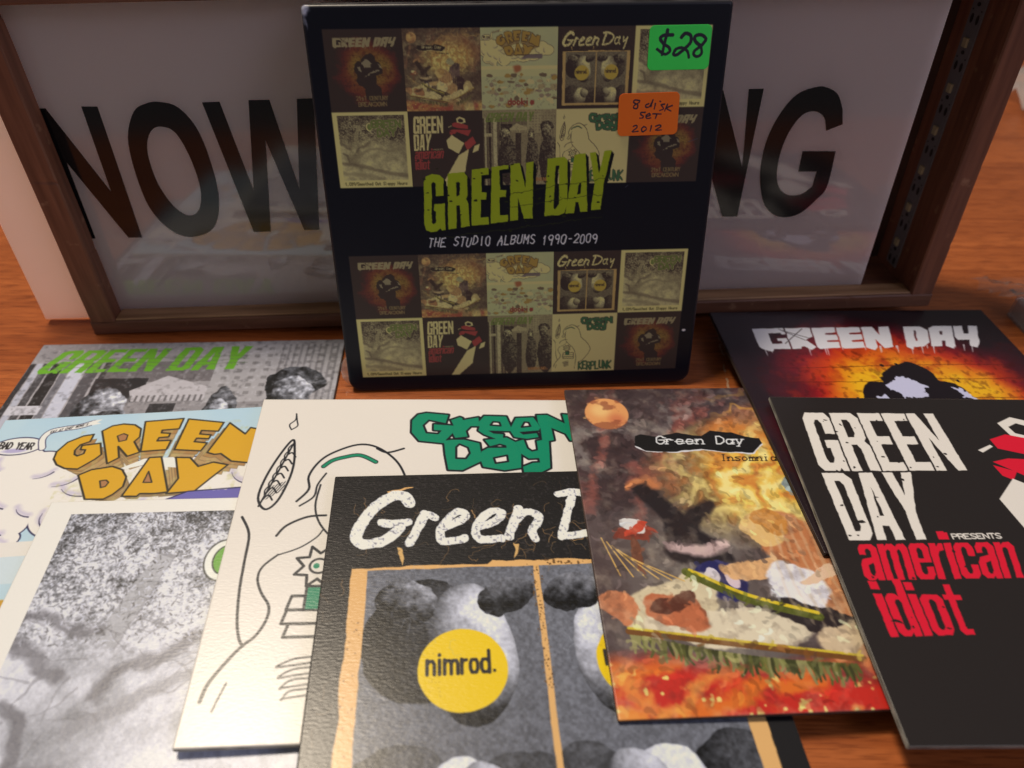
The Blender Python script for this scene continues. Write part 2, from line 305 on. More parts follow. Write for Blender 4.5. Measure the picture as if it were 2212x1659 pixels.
# ------------------------------------------------------------------ a printed surface
class Print:
    """ink on a W x H sheet, u to the right and v down, painted over n rows"""

    def __init__(self, n, W=1.0, H=1.0, base=(1, 1, 1), seed=1):
        self.n = n
        self.m = int(round(n * W / H))
        self.W, self.H = W, H
        self.a = np.empty((n, self.m, 3), np.float32)
        self.a[:] = base
        self.v, self.u = np.meshgrid((np.arange(n) + 0.5) / n * H, (np.arange(self.m) + 0.5) / self.m * W, indexing='ij')
        self.u = self.u.astype(np.float32)
        self.v = self.v.astype(np.float32)
        self.px = H / n
        self.seed = seed
        self._d = {}

    def noise(self, f, octv=4, seed=0):
        k = (f, octv, seed)
        if k not in self._d:
            self._d[k] = fbm(self.n, self.m, f, octv, self.seed * 101 + seed)
        return self._d[k]

    def box(self, lo, hi):
        x0 = max(0, int(lo[0] / self.px) - 2)
        x1 = min(self.m, int(hi[0] / self.px) + 3)
        y0 = max(0, int(lo[1] / self.px) - 2)
        y1 = min(self.n, int(hi[1] / self.px) + 3)
        return (slice(y0, y1), slice(x0, x1)) if x1 > x0 and y1 > y0 else None

    def blend(self, sl, mask, col):
        self.a[sl] += mask[..., None] * (np.asarray(col, np.float32) - self.a[sl])

    def wash(self, mask, col):
        self.blend((slice(None), slice(None)), np.clip(mask, 0, 1), col)

    def coords(self, sl, rough):
        u, v = self.u[sl], self.v[sl]
        if rough:
            amp, f = rough[:2]
            o = rough[2] if len(rough) > 2 else 3
            u = u + (self.noise(f, o, 3)[sl] - 0.5) * 2 * amp
            v = v + (self.noise(f, o, 7)[sl] - 0.5) * 2 * amp
        return u, v

    def inside(self, u, v, pts):
        m = np.zeros(u.shape, bool)
        n = len(pts)
        for i in range(n):
            x0, y0 = pts[i]
            x1, y1 = pts[(i + 1) % n]
            if y0 == y1:
                continue
            c = ((y0 > v) != (y1 > v)) & (u < (x1 - x0) * (v - y0) / (y1 - y0) + x0)
            m ^= c
        return m

    def polymask(self, pts, holes=(), rough=None, grow=0.0):
        A = np.array(pts)
        pad = (rough[0] if rough else 0) + grow
        sl = self.box(A.min(0) - pad, A.max(0) + pad)
        if sl is None:
            return None, None
        u, v = self.coords(sl, rough)
        acc = np.zeros(u.shape, np.float32)
        q = self.px / 4
        for dx, dy in ((-q, -q), (q, -q), (-q, q), (q, q)):
            m = self.inside(u + dx, v + dy, pts)
            for h in holes:
                m &= ~self.inside(u + dx, v + dy, h)
            acc += m
        return sl, acc / 4

    def poly(self, pts, col, holes=(), a=1.0, rough=None):
        sl, m = self.polymask(pts, holes, rough)
        if sl is not None:
            self.blend(sl, m * a, col)

    def stroke(self, pts, w, col, closed=False, a=1.0, rough=None, soft=0.0):
        P = [tuple(p) for p in pts]
        if closed:
            P.append(P[0])
        A = np.array(P)
        ww = max(w) if isinstance(w, (list, tuple)) else w
        pad = ww + (rough[0] if rough else 0) + soft
        sl = self.box(A.min(0) - pad, A.max(0) + pad)
        if sl is None:
            return
        u, v = self.coords(sl, rough)
        best = np.full(u.shape, 1e9, np.float32)
        n = len(P) - 1
        for i in range(n):
            (x0, y0), (x1, y1) = P[i], P[i + 1]
            dx, dy = x1 - x0, y1 - y0
            L = dx * dx + dy * dy + 1e-12
            t = np.clip(((u - x0) * dx + (v - y0) * dy) / L, 0, 1)
            d = np.sqrt((u - x0 - t * dx) ** 2 + (v - y0 - t * dy) ** 2)
            if isinstance(w, (list, tuple)):
                r = w[0] + (w[1] - w[0]) * (i + t) / n
                d = d - r / 2
            else:
                d = d - w / 2
            best = np.minimum(best, d)
        m = np.clip(0.5 - best / (self.px + soft), 0, 1)
        self.blend(sl, m * a, col)

    def blob(self, cx, cy, rx, ry, col, soft=0.5, a=1.0, rough=None, ang=0.0):
        R = max(rx, ry) * 1.05 + (rough[0] if rough else 0)
        sl = self.box((cx - R, cy - R), (cx + R, cy + R))
        if sl is None:
            return
        u, v = self.coords(sl, rough)
        ca, sa = math.cos(ang), math.sin(ang)
        x = ((u - cx) * ca + (v - cy) * sa) / rx
        y = (-(u - cx) * sa + (v - cy) * ca) / ry
        d = np.sqrt(x * x + y * y)
        s = max(soft, self.px / min(rx, ry))
        m = np.clip((1 - d) / s, 0, 1)
        m = m * m * (3 - 2 * m)
        self.blend(sl, m * a, col)

    def pebble(self, cx, cy, rx, ry, tone, light=(-.5, -.6, .6), tex=.2, f=60, ang=0.0, rough=(.02, 8, 4), amb=.22):
        """a picture of a rounded grey lump, such as a stone or a clipped bush"""
        R = max(rx, ry) * 1.05 + rough[0]
        sl = self.box((cx - R, cy - R), (cx + R, cy + R))
        if sl is None:
            return
        u, v = self.coords(sl, rough)
        ca, sa = math.cos(ang), math.sin(ang)
        x = ((u - cx) * ca + (v - cy) * sa) / rx
        y = (-(u - cx) * sa + (v - cy) * ca) / ry
        d2 = x * x + y * y
        m = np.clip((1 - np.sqrt(d2)) / (1.5 * self.px / min(rx, ry)), 0, 1)
        t = self.noise(f, 4, 13)[sl] - .5
        nz = np.sqrt(np.clip(1 - d2, 0, 1))
        sh = amb + (1 - amb) * np.clip(x * light[0] + y * light[1] + nz * light[2] + t * tex * 1.5, 0, 1.2)
        g = np.clip(tone * sh + t * tex, .08, .93)
        self.blend(sl, m, np.stack([g, g * .975, g * .945], -1))

    def rect(self, x0, y0, x1, y1, col, a=1.0, rough=None):
        self.poly([(x0, y0), (x1, y0), (x1, y1), (x0, y1)], col, a=a, rough=rough)


# ------------------------------------------------------------------ lettering
PEN = {
    'A': '0a 30 6a|16 56', 'B': '00 0a 4a 68 66 45 05|45 63 62 40 00', 'C': '62 40 20 02 08 2a 4a 68', 'D': '00 0a 3a 67 63 30 00',
    'E': '60 00 0a 6a|05 45', 'F': '60 00 0a|05 45', 'G': '62 40 20 02 08 2a 4a 68 65 35', 'H': '00 0a|60 6a|05 65', 'I': '30 3a',
    'K': '00 0a|60 05 6a', 'L': '00 0a 6a', 'M': '0a 00 36 60 6a', 'N': '0a 00 6a 60', 'O': '20 40 62 68 4a 2a 08 02 20',
    'P': '0a 00 40 61 64 45 05', 'R': '0a 00 40 61 64 45 05|35 6a', 'S': '61 40 20 02 14 56 68 4a 2a 09', 'T': '00 60|30 3a',
    'U': '00 08 2a 4a 68 60', 'V': '00 3a 60', 'W': '00 1a 33 5a 60', 'Y': '00 35 60|35 3a',
    'a': '55 34 14 06 08 1a 3a 58|54 5a', 'c': '55 34 14 06 08 1a 3a 59', 'd': '55 34 14 06 08 1a 3a 58|50 5a',
    'e': '07 57 55 34 14 06 08 1a 3a 59', 'h': '00 0a|06 24 44 56 5a', 'i': '24 2a|20 20', 'k': '00 0a|54 07 5a', 'l': '20 2a',
    'm': '04 0a|06 14 24 36 3a|36 44 54 66 6a', 'n': '04 0a|06 24 44 56 5a', 'o': '14 34 56 58 3a 1a 08 06 14', 'p': '04 0d|05 24 44 56 58 4a 1a',
    'r': '04 0a|07 14 34 45', 's': '54 34 14 05 26 47 58 4a 1a 09', 't': '11 18 2a 4a|04 44', 'u': '04 08 1a 3a 58|54 5a', 'y': '04 29|54 1d',
    '0': '20 40 62 68 4a 2a 08 02 20', '1': '13 30 3a', '2': '02 20 40 62 64 0a 6a', '3': '01 30 62 44 24|44 67 68 4a 2a 08',
    '9': '64 45 25 03 02 20 40 62 64 5a', '8': '20 40 62 63 25 08 2a 4a 68 45 02 20', '-': '15 55', '.': '29 2a', ',': '29 1c', '/': '0a 60', "'": '30 32', ':': '26 27|29 2a'}


def pen_text(P, s, o, ux, uy, w, col, a=1.0, rough=None, serif=0.0, fill=0.76, wobble=0.0):
    """single-stroke writing: o baseline left, ux along the whole line, uy cap height (towards the top)"""
    o, ux, uy = np.array(o), np.array(ux), np.array(uy)
    n = len(s)
    rng = random.Random(len(s) * 7 + ord(s[0]))
    for i, ch in enumerate(s):
        if ch not in PEN:
            continue
        dy = rng.uniform(-wobble, wobble)
        for part in PEN[ch].split('|'):
            pts = []
            for q in part.split():
                x, y = int(q[0], 16) / 6.0, 1 - int(q[1], 16) / 10.0
                pts.append(tuple(o + ux * ((i + 0.12 + x * fill) / n) + uy * (y + dy)))
            P.stroke(pts, w, col, a=a, rough=rough)
            if serif and pts[0] != pts[-1] and ch not in "-.,/':":
                for e in (pts[0], pts[-1]):
                    d = ux / n * serif
                    P.stroke([tuple(np.array(e) - d), tuple(np.array(e) + d)], w * 0.8, col, a=a, rough=rough)


def _r(x0, y0, x1, y1):
    return [(x0, y0), (x1, y0), (x1, y1), (x0, y1)]


HEAVY = {   # condensed poster capitals and small letters: outline, holes, width
    'G': ([(0, .1), (.15, 0), (.85, 0), (1, .1), (1, .38), (.64, .38), (.64, .2), (.56, .13), (.44, .13), (.36, .2), (.36, .8), (.44, .87), (.56, .87), (.64, .8), (.64, .62), (.52, .62), (.52, .49), (1, .49), (1, 1), (.8, 1), (.75, .95), (.65, 1), (.15, 1), (0, .9)], [], 1),
    'R': ([(0, 0), (.82, 0), (1, .1), (1, .44), (.88, .51), (1, .58), (1, 1), (.64, 1), (.64, .64), (.56, .57), (.36, .57), (.36, 1), (0, 1)], [[(.36, .13), (.58, .13), (.64, .18), (.64, .38), (.58, .44), (.36, .44)]], 1),
    'E': ([(0, 0), (1, 0), (1, .14), (.42, .14), (.42, .42), (.92, .42), (.92, .56), (.42, .56), (.42, .86), (1, .86), (1, 1), (0, 1)], [], .86),
    'N': ([(0, 0), (.34, 0), (.66, .5), (.66, 0), (1, 0), (1, 1), (.7, 1), (.34, .44), (.34, 1), (0, 1)], [], 1.05),
    'D': ([(0, 0), (.78, 0), (1, .1), (1, .9), (.78, 1), (0, 1)], [[(.36, .13), (.56, .13), (.64, .19), (.64, .81), (.56, .87), (.36, .87)]], 1),
    'A': ([(.27, 0), (.73, 0), (1, 1), (.66, 1), (.62, .8), (.38, .8), (.34, 1), (0, 1)], [[(.5, .22), (.58, .66), (.42, .66)]], 1.08),
    'Y': ([(0, 0), (.36, 0), (.5, .36), (.64, 0), (1, 0), (.68, .6), (.68, 1), (.32, 1), (.32, .6)], [], 1.08),
    'a': ([(.05, .12), (.2, 0), (.8, 0), (1, .12), (1, 1), (.66, 1), (.66, .93), (.5, 1), (.2, 1), (0, .88), (0, .55), (.15, .42), (.64, .36), (.64, .2), (.56, .13), (.44, .13), (.38, .2), (.38, .3), (.05, .3)], [[(.36, .58), (.64, .52), (.64, .8), (.55, .87), (.42, .87), (.36, .8)]], 1),
    'm': ([(0, 0), (.24, 0), (.24, .06), (.34, 0), (.5, 0), (.58, .08), (.68, 0), (.9, 0), (1, .12), (1, 1), (.76, 1), (.76, .2), (.7, .15), (.62, .2), (.62, 1), (.38, 1), (.38, .2), (.32, .15), (.24, .2), (.24, 1), (0, 1)], [], 1.5),
    'e': ([(0, .12), (.18, 0), (.82, 0), (1, .12), (1, .54), (.36, .54), (.36, .8), (.44, .87), (.56, .87), (.64, .8), (.64, .66), (1, .66), (1, .88), (.82, 1), (.18, 1), (0, .88)], [[(.36, .2), (.44, .13), (.56, .13), (.64, .2), (.64, .42), (.36, .42)]], 1),
    'r': ([(0, 0), (.5, 0), (.5, .1), (.72, 0), (1, 0), (1, .2), (.65, .23), (.5, .34), (.5, 1), (0, 1)], [], .72),
    'i': ([(0, 0), (1, 0), (1, 1), (0, 1)], [], .38),
    'c': ([(0, .12), (.18, 0), (.82, 0), (1, .12), (1, .38), (.64, .38), (.64, .2), (.56, .13), (.44, .13), (.36, .2), (.36, .8), (.44, .87), (.56, .87), (.64, .8), (.64, .62), (1, .62), (1, .88), (.82, 1), (.18, 1), (0, .88)], [], 1),
    'n': ([(0, 0), (.36, 0), (.36, .08), (.5, 0), (.82, 0), (1, .12), (1, 1), (.64, 1), (.64, .2), (.55, .14), (.42, .16), (.36, .24), (.36, 1), (0, 1)], [], 1),
    'd': ([(1, -.38), (1, 1), (.66, 1), (.66, .92), (.5, 1), (.18, 1), (0, .88), (0, .12), (.18, 0), (.5, 0), (.64, .07), (.64, -.38)], [[(.36, .2), (.44, .14), (.58, .14), (.64, .2), (.64, .8), (.58, .86), (.44, .86), (.36, .8)]], 1),
    'o': ([(0, .12), (.18, 0), (.82, 0), (1, .12), (1, .88), (.82, 1), (.18, 1), (0, .88)], [[(.36, .2), (.44, .13), (.56, .13), (.64, .2), (.64, .8), (.56, .87), (.44, .87), (.36, .8)]], 1),
    't': ([(.25, -.27), (.62, -.27), (.62, 0), (1, 0), (1, .13), (.62, .13), (.62, .8), (.7, .87), (1, .87), (1, 1), (.45, 1), (.25, .88), (.25, .13), (0, .13), (0, 0), (.25, 0)], [], .8)}
DRIP = {    # square cut capitals with slits
    'G': ([(0, 0), (1, 0), (1, .3), (.86, .3), (.86, .22), (.45, .25), (.45, .75), (.8, .75), (.8, .62), (.68, .62), (.68, .5), (1, .5), (1, 1.0), (.45, 1), (.38, 1.12), (.1, 1.0), (0, .85)], [], 1.25),
    'R': ([(0, 0), (1, 0), (1, .45), (.7, .6), (1.02, .95), (.8, 1.08), (.55, .9), (.42, .9), (.38, 1), (0, 1)], [], 1.0),
    'E': ([(0, 0), (1, 0), (1, .25), (.5, .28), (.5, .36), (1, .36), (1, .62), (.5, .64), (.5, .72), (1, .72), (1, 1), (.1, 1.04), (0, .95)], [], .95),
    'N': ([(0, 0), (.4, 0), (.62, .42), (.62, 0), (1, 0), (1, 1), (.66, 1.05), (.42, .62), (.42, 1), (.3, 1.15), (0, 1)], [], 1.15),
    'D': ([(0, 0), (.7, 0), (1, .2), (1, .8), (.72, 1), (.3, 1), (.26, 1.15), (0, 1)], [[(.42, .2), (.5, .2), (.5, .72), (.42, .72)]], 1.0),
    'A': ([(0, .08), (.2, 0), (1, 0), (1, 1), (.9, 1.12), (.6, 1), (.6, .72), (.45, .72), (.45, 1), (0, 1)], [[(.45, .25), (.56, .25), (.56, .45), (.45, .45)]], 1.0),
    'Y': ([(0, 0), (.38, 0), (.38, .4), (.62, .4), (.62, 0), (1, 0), (1, .95), (.9, 1.1), (.6, 1), (.6, .7), (.1, .7), (0, .55)], [], 1.0)}


def on_quad(q):
    a, b, c, d = [np.array(p) for p in q]      # top left, top right, bottom right, bottom left
    return lambda x, y: tuple((a * (1 - x) + b * x) * (1 - y) + (d * (1 - x) + c * x) * y)


def block_text(P, s, quad, face, col, gap=0.1, rough=None, a=1.0, off=(0, 0), italic=0.0):
    f = on_quad(quad)
    w = [face[ch][2] if ch in face else 0.45 for ch in s]
    tot = sum(w) + gap * (len(s) - 1)
    x = 0.0
    for ch, cw in zip(s, w):
        if ch in face:
            out, holes, _ = face[ch]
            m = lambda p: (lambda r: (r[0] + off[0], r[1] + off[1]))(f((x + p[0] * cw + italic * (1 - p[1])) / tot, p[1]))
            P.poly([m(p) for p in out], col, [[m(p) for p in h] for h in holes], a=a, rough=rough)
            if ch == 'i' and face is HEAVY:
                P.poly([m(p) for p in _r(0, -.3, 1, -.1)], col, a=a, rough=rough)
        x += cw + gap


def scuffs(P, n, lo, hi, size, col, seed, a=1.0, stretch=1.0):
    rng = random.Random(seed)
    for _ in range(n):
        x, y = rng.uniform(lo[0], hi[0]), rng.uniform(lo[1], hi[1])
        r = size * rng.uniform(0.3, 1.0)
        pts = []
        k = rng.randint(5, 8)
        for i in range(k):
            t = 2 * math.pi * i / k
            q = r * rng.uniform(0.3, 1.1)
            pts.append((x + q * math.cos(t) * stretch, y + q * math.sin(t)))
        P.poly(pts, col, a=a)


def cracks(P, n, lo, hi, L, col, seed, w, a=0.8):
    rng = random.Random(seed)
    for _ in range(n):
        x, y = rng.uniform(lo[0], hi[0]), rng.uniform(lo[1], hi[1])
        t = rng.uniform(0, 6.28)
        pts = [(x, y)]
        for _ in range(rng.randint(4, 12)):
            t += rng.gauss(0, 0.6)
            x += L * math.cos(t)
            y += L * math.sin(t)
            pts.append((x, y))
        P.stroke(pts, w * rng.uniform(0.5, 1.2), col, a=a * rng.uniform(0.3, 1), rough=(L * 0.6, 60, 2))


# ------------------------------------------------------------------ the eight cover prints (pictures are plain abstract stand-ins)
WHITE = PAPER
INK = c8(44, 38, 34)


def cover_white_lines(n):
    P = Print(n, base=WHITE, seed=5)
    k = TR['K']
    green, line = c8(10, 138, 92), c8(28, 30, 34)
    letters = [('G', ()), ('r', ()), ('e', ('eh',)), ('e2', ('e2h',)), ('N', ()), ('D', ('Dh',)), ('a', ('ah',)), ('y', ())]
    for nm, hs in letters:
        P.stroke(k[nm], 0.013, line, closed=True)
    for nm, hs in letters:
        P.poly(k[nm], green, [k[h] for h in hs])
        for h in hs:
            P.stroke(k[h], 0.0065, line, closed=True)
    b, c = TR['Kart'], TR['Kart2']
    w = 0.0064
    P.stroke(smooth(c['s1']), w, line)
    P.stroke(smooth(c['s2']), (w * 0.8, w * 1.3), line)
    P.stroke(smooth(c['s3']), w, line)
    P.stroke(smooth([(.228, .478), (.215, .50), (.178, .53), (.13, .55)]), w * 0.6, line)
    P.stroke(smooth([(.058, .93), (.066, .90), (.075, .87)]), w * 0.7, line)
    # tall hatched leaf
    leaf = smooth([(.050, .372), (.058, .30), (.082, .22), (.108, .165), (.118, .20), (.124, .26), (.118, .32), (.100, .385), (.074, .41)], True)
    P.stroke(leaf, w, line, closed=True)
    P.stroke(smooth([(.056, .40), (.08, .31), (.112, .18)]), w * 0.8, line)
    for i in range(7):
        t = i / 6.0
        x, y = .066 + .038 * t, .37 - .15 * t
        P.stroke(smooth([(x, y), (x + .010, y - .006), (x + .021, y + .010)]), w * 0.75, line)
        P.stroke(smooth([(x, y), (x - .003, y - .022), (x + .004, y - .036)]), w * 0.6, line)
    sl, m = P.polymask([(.062, .385), (.112, .345), (.112, .315), (.075, .335)])
    P.blend(sl, m * (np.sin(P.u[sl] * 900 + P.v[sl] * 500) > 0) * 0.8, line)
    P.stroke(smooth([(.098, .125), (.090, .105), (.104, .085), (.103, .06)]), w * 0.6, line)
    P.stroke(smooth([(.098, .125), (.113, .11), (.109, .09), (.103, .06)]), w * 0.6, line)
    # sweeping ribbons
    P.stroke(smooth([(.150, .385), (.176, .345), (.170, .30), (.190, .25), (.225, .215), (.29, .185), (.345, .195), (.40, .245), (.43, .31), (.45, .40)]), w, line)
    P.stroke(smooth([(.160, .40), (.192, .37), (.197, .33), (.215, .29)]), w * 0.8, line)
    P.stroke(smooth([(.345, .20), (.375, .215), (.42, .20)]), w, line)
    P.stroke(smooth([(.205, .265), (.225, .245), (.254, .233), (.30, .225), (.345, .25)]), 0.014, line)
    P.stroke(smooth([(.205, .265), (.225, .245), (.254, .233), (.30, .225), (.345, .25)]), 0.009, green)
    P.stroke(smooth([(.205, .33), (.20, .40), (.22, .46), (.27, .52)]), w * 0.8, line)
    # burst
    cx, cy = .232, .583
    star = []
    for i in range(16):
        r = .060 if i % 2 else .036
        t = i * math.pi / 8
        star.append((cx + r * math.cos(t), cy + r * math.sin(t)))
    P.stroke(star, w * 1.1, line, closed=True)
    P.blob(cx, cy, .026, .024, line, 0.1)
    P.blob(cx, cy, .020, .018, WHITE, 0.1)
    P.blob(cx - .006, cy, .008, .008, green, 0.1)
    # stacked slabs with a green bar
    for y0, y1, x0 in ((.664, .70, .172), (.70, .735, .166), (.735, .768, .175)):
        P.stroke([(x0, y1), (x0 + .008, y0), (.34, y0 + .002), (.34, y1)], w * 1.1, line, closed=True)
    P.rect(.208, .635, .275, .705, line)
    P.rect(.214, .642, .270, .699, green)
    # loops at the edge
    for i in range(4):
        y = .815 + i * .024
        P.stroke(smooth([(.262, y), (.21, y + .004), (.172 + .008 * i, y + .022), (.20, y + .02), (.262, y + .012)]), w * 0.7, line)
    # right side (under the other sleeves) and the title
    P.stroke(smooth([(.27, .52), (.34, .60), (.38, .75), (.36, .95)]), w, line)
    P.stroke(smooth([(.45, .40), (.55, .50), (.60, .62), (.50, .78), (.42, .84)]), w, line)
    pen_text(P, 'KERPLUNK', (.42, .96), (.53, 0), (0, -.13), .026, line, wobble=.1)
    pen_text(P, 'KERPLUNK', (.42, .96), (.53, 0), (0, -.13), .018, green, wobble=.1)
    return P


def cover_black_red(n):
    P = Print(n, base=c8(42, 35, 30), seed=7)
    t = TR['A']
    red, wh = c8(232, 28, 48), WHITE
    blk = c8(42, 35, 30)
    block_text(P, 'GREEN', t['green'], HEAVY, wh, gap=.06, rough=(.0016, 70, 2))
    block_text(P, 'DAY', t['day'], HEAVY, wh, gap=.06, rough=(.0016, 70, 2))
    P.poly(t['dot'], red)
    a, b = np.array(t['pres'][3]), np.array(t['pres'][2])
    pen_text(P, 'PRESENTS', a, b - a, (.001, -.0145), .0034, wh, fill=.80)
    block_text(P, 'american', t['amer'], HEAVY, red, gap=.07, rough=(.0014, 70, 2))
    block_text(P, 'idiot', t['idiot'], HEAVY, red, gap=.07, rough=(.0014, 70, 2))
    scuffs(P, 46, (.06, .07), (.46, .75), .0065, blk, 3)
    scuffs(P, 16, (.06, .07), (.46, .75), .008, blk, 4, stretch=2.2)
    # abstract shards, red and white
    P.poly([(.64, .10), (.69, .075), (.76, .10), (.77, .15), (.70, .17), (.655, .155)], wh, [[(.665, .115), (.695, .10), (.735, .118), (.735, .145), (.70, .150), (.672, .14)]])
    P.poly([(.585, .165), (.64, .145), (.80, .19), (.80, .235), (.66, .222), (.59, .20)], red)
    P.poly([(.53, .207), (.575, .186), (.58, .193), (.54, .216)], wh)
    P.poly([(.55, .25), (.60, .237), (.84, .25), (.80, .33), (.645, .27), (.615, .30)], red)
    P.poly([(.545, .262), (.60, .285), (.575, .315), (.552, .30)], red)
    P.poly([(.575, .31), (.502, .38), (.52, .48), (.66, .56), (.74, .42)], wh)
    P.poly([(.74, .42), (.86, .33), (.90, .42), (.78, .52)], red)
    P.poly([(.66, .58), (.80, .50), (.74, .80), (.52, 1.0), (.40, 1.0)], wh)
    P.poly([(.88, .46), (.95, .43), (.93, .52), (.85, .55)], wh)
    return P


def cover_dark_glow(n):
    P = Print(n, base=c8(38, 24, 26), seed=9)
    t = TR['C']
    f1 = P.noise(5, 6, 1)
    f2 = P.noise(14, 5, 2)
    d = np.sqrt(((P.u - .52) / .46) ** 2 + ((P.v - .52) / .42) ** 2) + (f1 - .5) * .55
    P.wash((1.18 - d) * 2.2, c8(120, 18, 30))
    P.wash((1.0 - d) * 2.6, c8(196, 34, 28))
    P.wash((.92 - d + (f2 - .5) * .7) * 2.2, c8(226, 92, 24))
    e = np.sqrt(((P.u - .55) / .36) ** 2 + ((P.v - .46) / .24) ** 2) + (f1 - .5) * .6 + (f2 - .5) * .5
    P.wash((.95 - e) * 2.2, c8(246, 178, 30))
    P.wash(np.clip((f2 - .56) * 5, 0, 1) * .45 * (d < 1.1), c8(130, 20, 20))
    P.wash(np.clip((P.noise(60, 3, 4) - .58) * 7, 0, 1) * .35 * (d < 1.15), c8(60, 14, 10))
    for yy in (.30, .37, .46, .56, .66, .76):
        P.stroke([(.02, yy), (.3, yy + .004), (.6, yy - .003), (.98, yy + .003)], .0035, c8(60, 14, 10), a=.5, rough=(.006, 20, 3))
    # dark blot with pale flecks
    blk = c8(30, 22, 24)
    rr = random.Random(12)
    for cx, cy, rx, ry in ((.425, .455, .080, .075), (.545, .375, .095, .080), (.625, .46, .10, .08), (.50, .58, .15, .14), (.57, .76, .12, .13)):
        P.blob(cx, cy, rx, ry, blk, .05, 1, rough=(.045, 7, 6))
    for _ in range(30):
        x, y = rr.uniform(.32, .74), rr.uniform(.28, .9)
        P.blob(x, y, rr.uniform(.003, .010), rr.uniform(.003, .008), blk, .2, rough=(.004, 40, 2))
    for pts in ([(.455, .385), (.52, .345), (.575, .395), (.545, .445), (.49, .45)], [(.65, .40), (.70, .42), (.72, .47), (.675, .45)], [(.47, .56), (.60, .49), (.69, .47), (.62, .52)], [(.40, .44), (.43, .43), (.44, .50), (.41, .49)]):
        P.poly(pts, c8(222, 214, 222), rough=(.026, 34, 4), a=.92)
    wh = c8(236, 224, 208)
    block_text(P, 'GREEN DAY', t['text'], DRIP, wh, gap=.06, rough=(.0022, 40, 2))
    f = on_quad(t['text'])
    for x0, y0, x1, y1 in ((.115, .05, .215, .62), (.215, .05, .12, .75), (.13, .12, .23, .5)):
        P.stroke([f(x0, y0), f(x1, y1)], .0035, c8(90, 78, 72))
    rng = random.Random(5)
    for i in range(22):
        x = rng.uniform(.02, .98)
        P.stroke([f(x, .95), f(x, 1.05 + rng.uniform(0, .3))], (.0045, .0015), wh, a=.8)
    tx = c8(206, 176, 110)
    pen_text(P, '21sT CENTURY', (.34, .85), (.42, 0), (0, -.05), .011, tx)
    pen_text(P, 'BREAKDOWN', (.36, .925), (.38, 0), (0, -.05), .011, tx)
    return P


def cover_street(n):
    P = Print(n, base=c8(150, 140, 130), seed=11)
    t = TR['W']
    P.wash(P.noise(4, 4, 1) * 1.1 - .2, c8(190, 178, 166))
    # plain slats, panels and stripes in grey
    for i, x in enumerate((0.0, .022, .045, .075, .115, .14, .19, .24)):
        g = (60, 190, 80, 45, 120, 205, 90, 70)[i]
        P.rect(x, .10, x + (.018, .02, .024, .036, .022, .045, .04, .03)[i], 1, c8(g, g - 6, g - 10), rough=(.002, 20, 2))
    P.poly([(.02, .30), (.12, .30), (.12, .34), (.02, .34)], c8(210, 200, 190))
    P.rect(.26, .10, .66, .20, c8(120, 110, 102), rough=(.003, 14, 2))
    P.rect(.24, .18, .40, .42, c8(46, 42, 40), rough=(.006, 14, 2))
    P.poly([(.36, .24), (.46, .17), (.66, .25), (.66, .29), (.38, .29)], c8(196, 184, 172))
    for i in range(16):
        x = .37 + i * .018
        P.rect(x, .262, x + .007, .30, c8(120, 112, 104))
    P.rect(.36, .29, .66, 1, c8(150, 140, 130), rough=(.003, 14, 2))
    P.rect(.44, .30, .52, 1, c8(52, 48, 46), rough=(.004, 14, 2))
    P.rect(.60, .02, 1, .30, c8(176, 166, 154))
    for r in range(7):
        for q in range(9):
            P.rect(.63 + q * .042, .035 + r * .036, .648 + q * .042, .05 + r * .036, c8(128, 120, 110), a=.75)
    for i in range(10):
        P.rect(.80 + i * .02, .02, .808 + i * .02, .55, c8(110, 102, 96), a=.55)
    # soft rounded masses
    for cx, cy, rx, ry, g, a in ((.30, .34, .085, .12, 205, .9), (.30, .43, .07, .07, 160, .8), (.33, .66, .13, .34, 40, .97), (.66, .33, .05, .10, 60, .9), (.65, .36, .04, .08, 200, .9), (.67, .66, .09, .30, 48, .95),
                                 (.87, .21, .095, .075, 44, .96), (.86, .28, .07, .10, 190, .92), (.86, .36, .04, .06, 120, .8), (.90, .66, .14, .34, 38, .97)):
        P.pebble(cx, cy, rx, ry, .25 + g / 255 * .75, (.5, -.6, .5), .55, 60, 0, (.022, 16, 5), amb=.2)
    P.wash((P.noise(90, 3, 5) - .55) * 1.0, c8(236, 226, 212))
    P.wash((.45 - P.noise(70, 3, 6)) * 1.1, c8(40, 36, 34))
    gr = c8(112, 172, 40)
    block_text(P, 'GREEN DAY', [(.085, .035), (.700, .025), (.683, .143), (.03, .150)], HEAVY, gr, gap=.08, rough=(.003, 50, 3), italic=.0)
    for i, y in enumerate((.078, .098, .117)):
        P.stroke([(.04, y + .008), (.25, y), (.45, y + .004), (.70, y - .006)], .0025, c8(104, 110, 80), a=.7, rough=(.006, 30, 3))
    scuffs(P, 40, (.04, .03), (.7, .14), .008, c8(110, 120, 90), 8, a=.8)
    pen_text(P, 'WARNING:', (.62, .95), (.33, 0), (0, -.045), .012, c8(222, 120, 40))
    return P


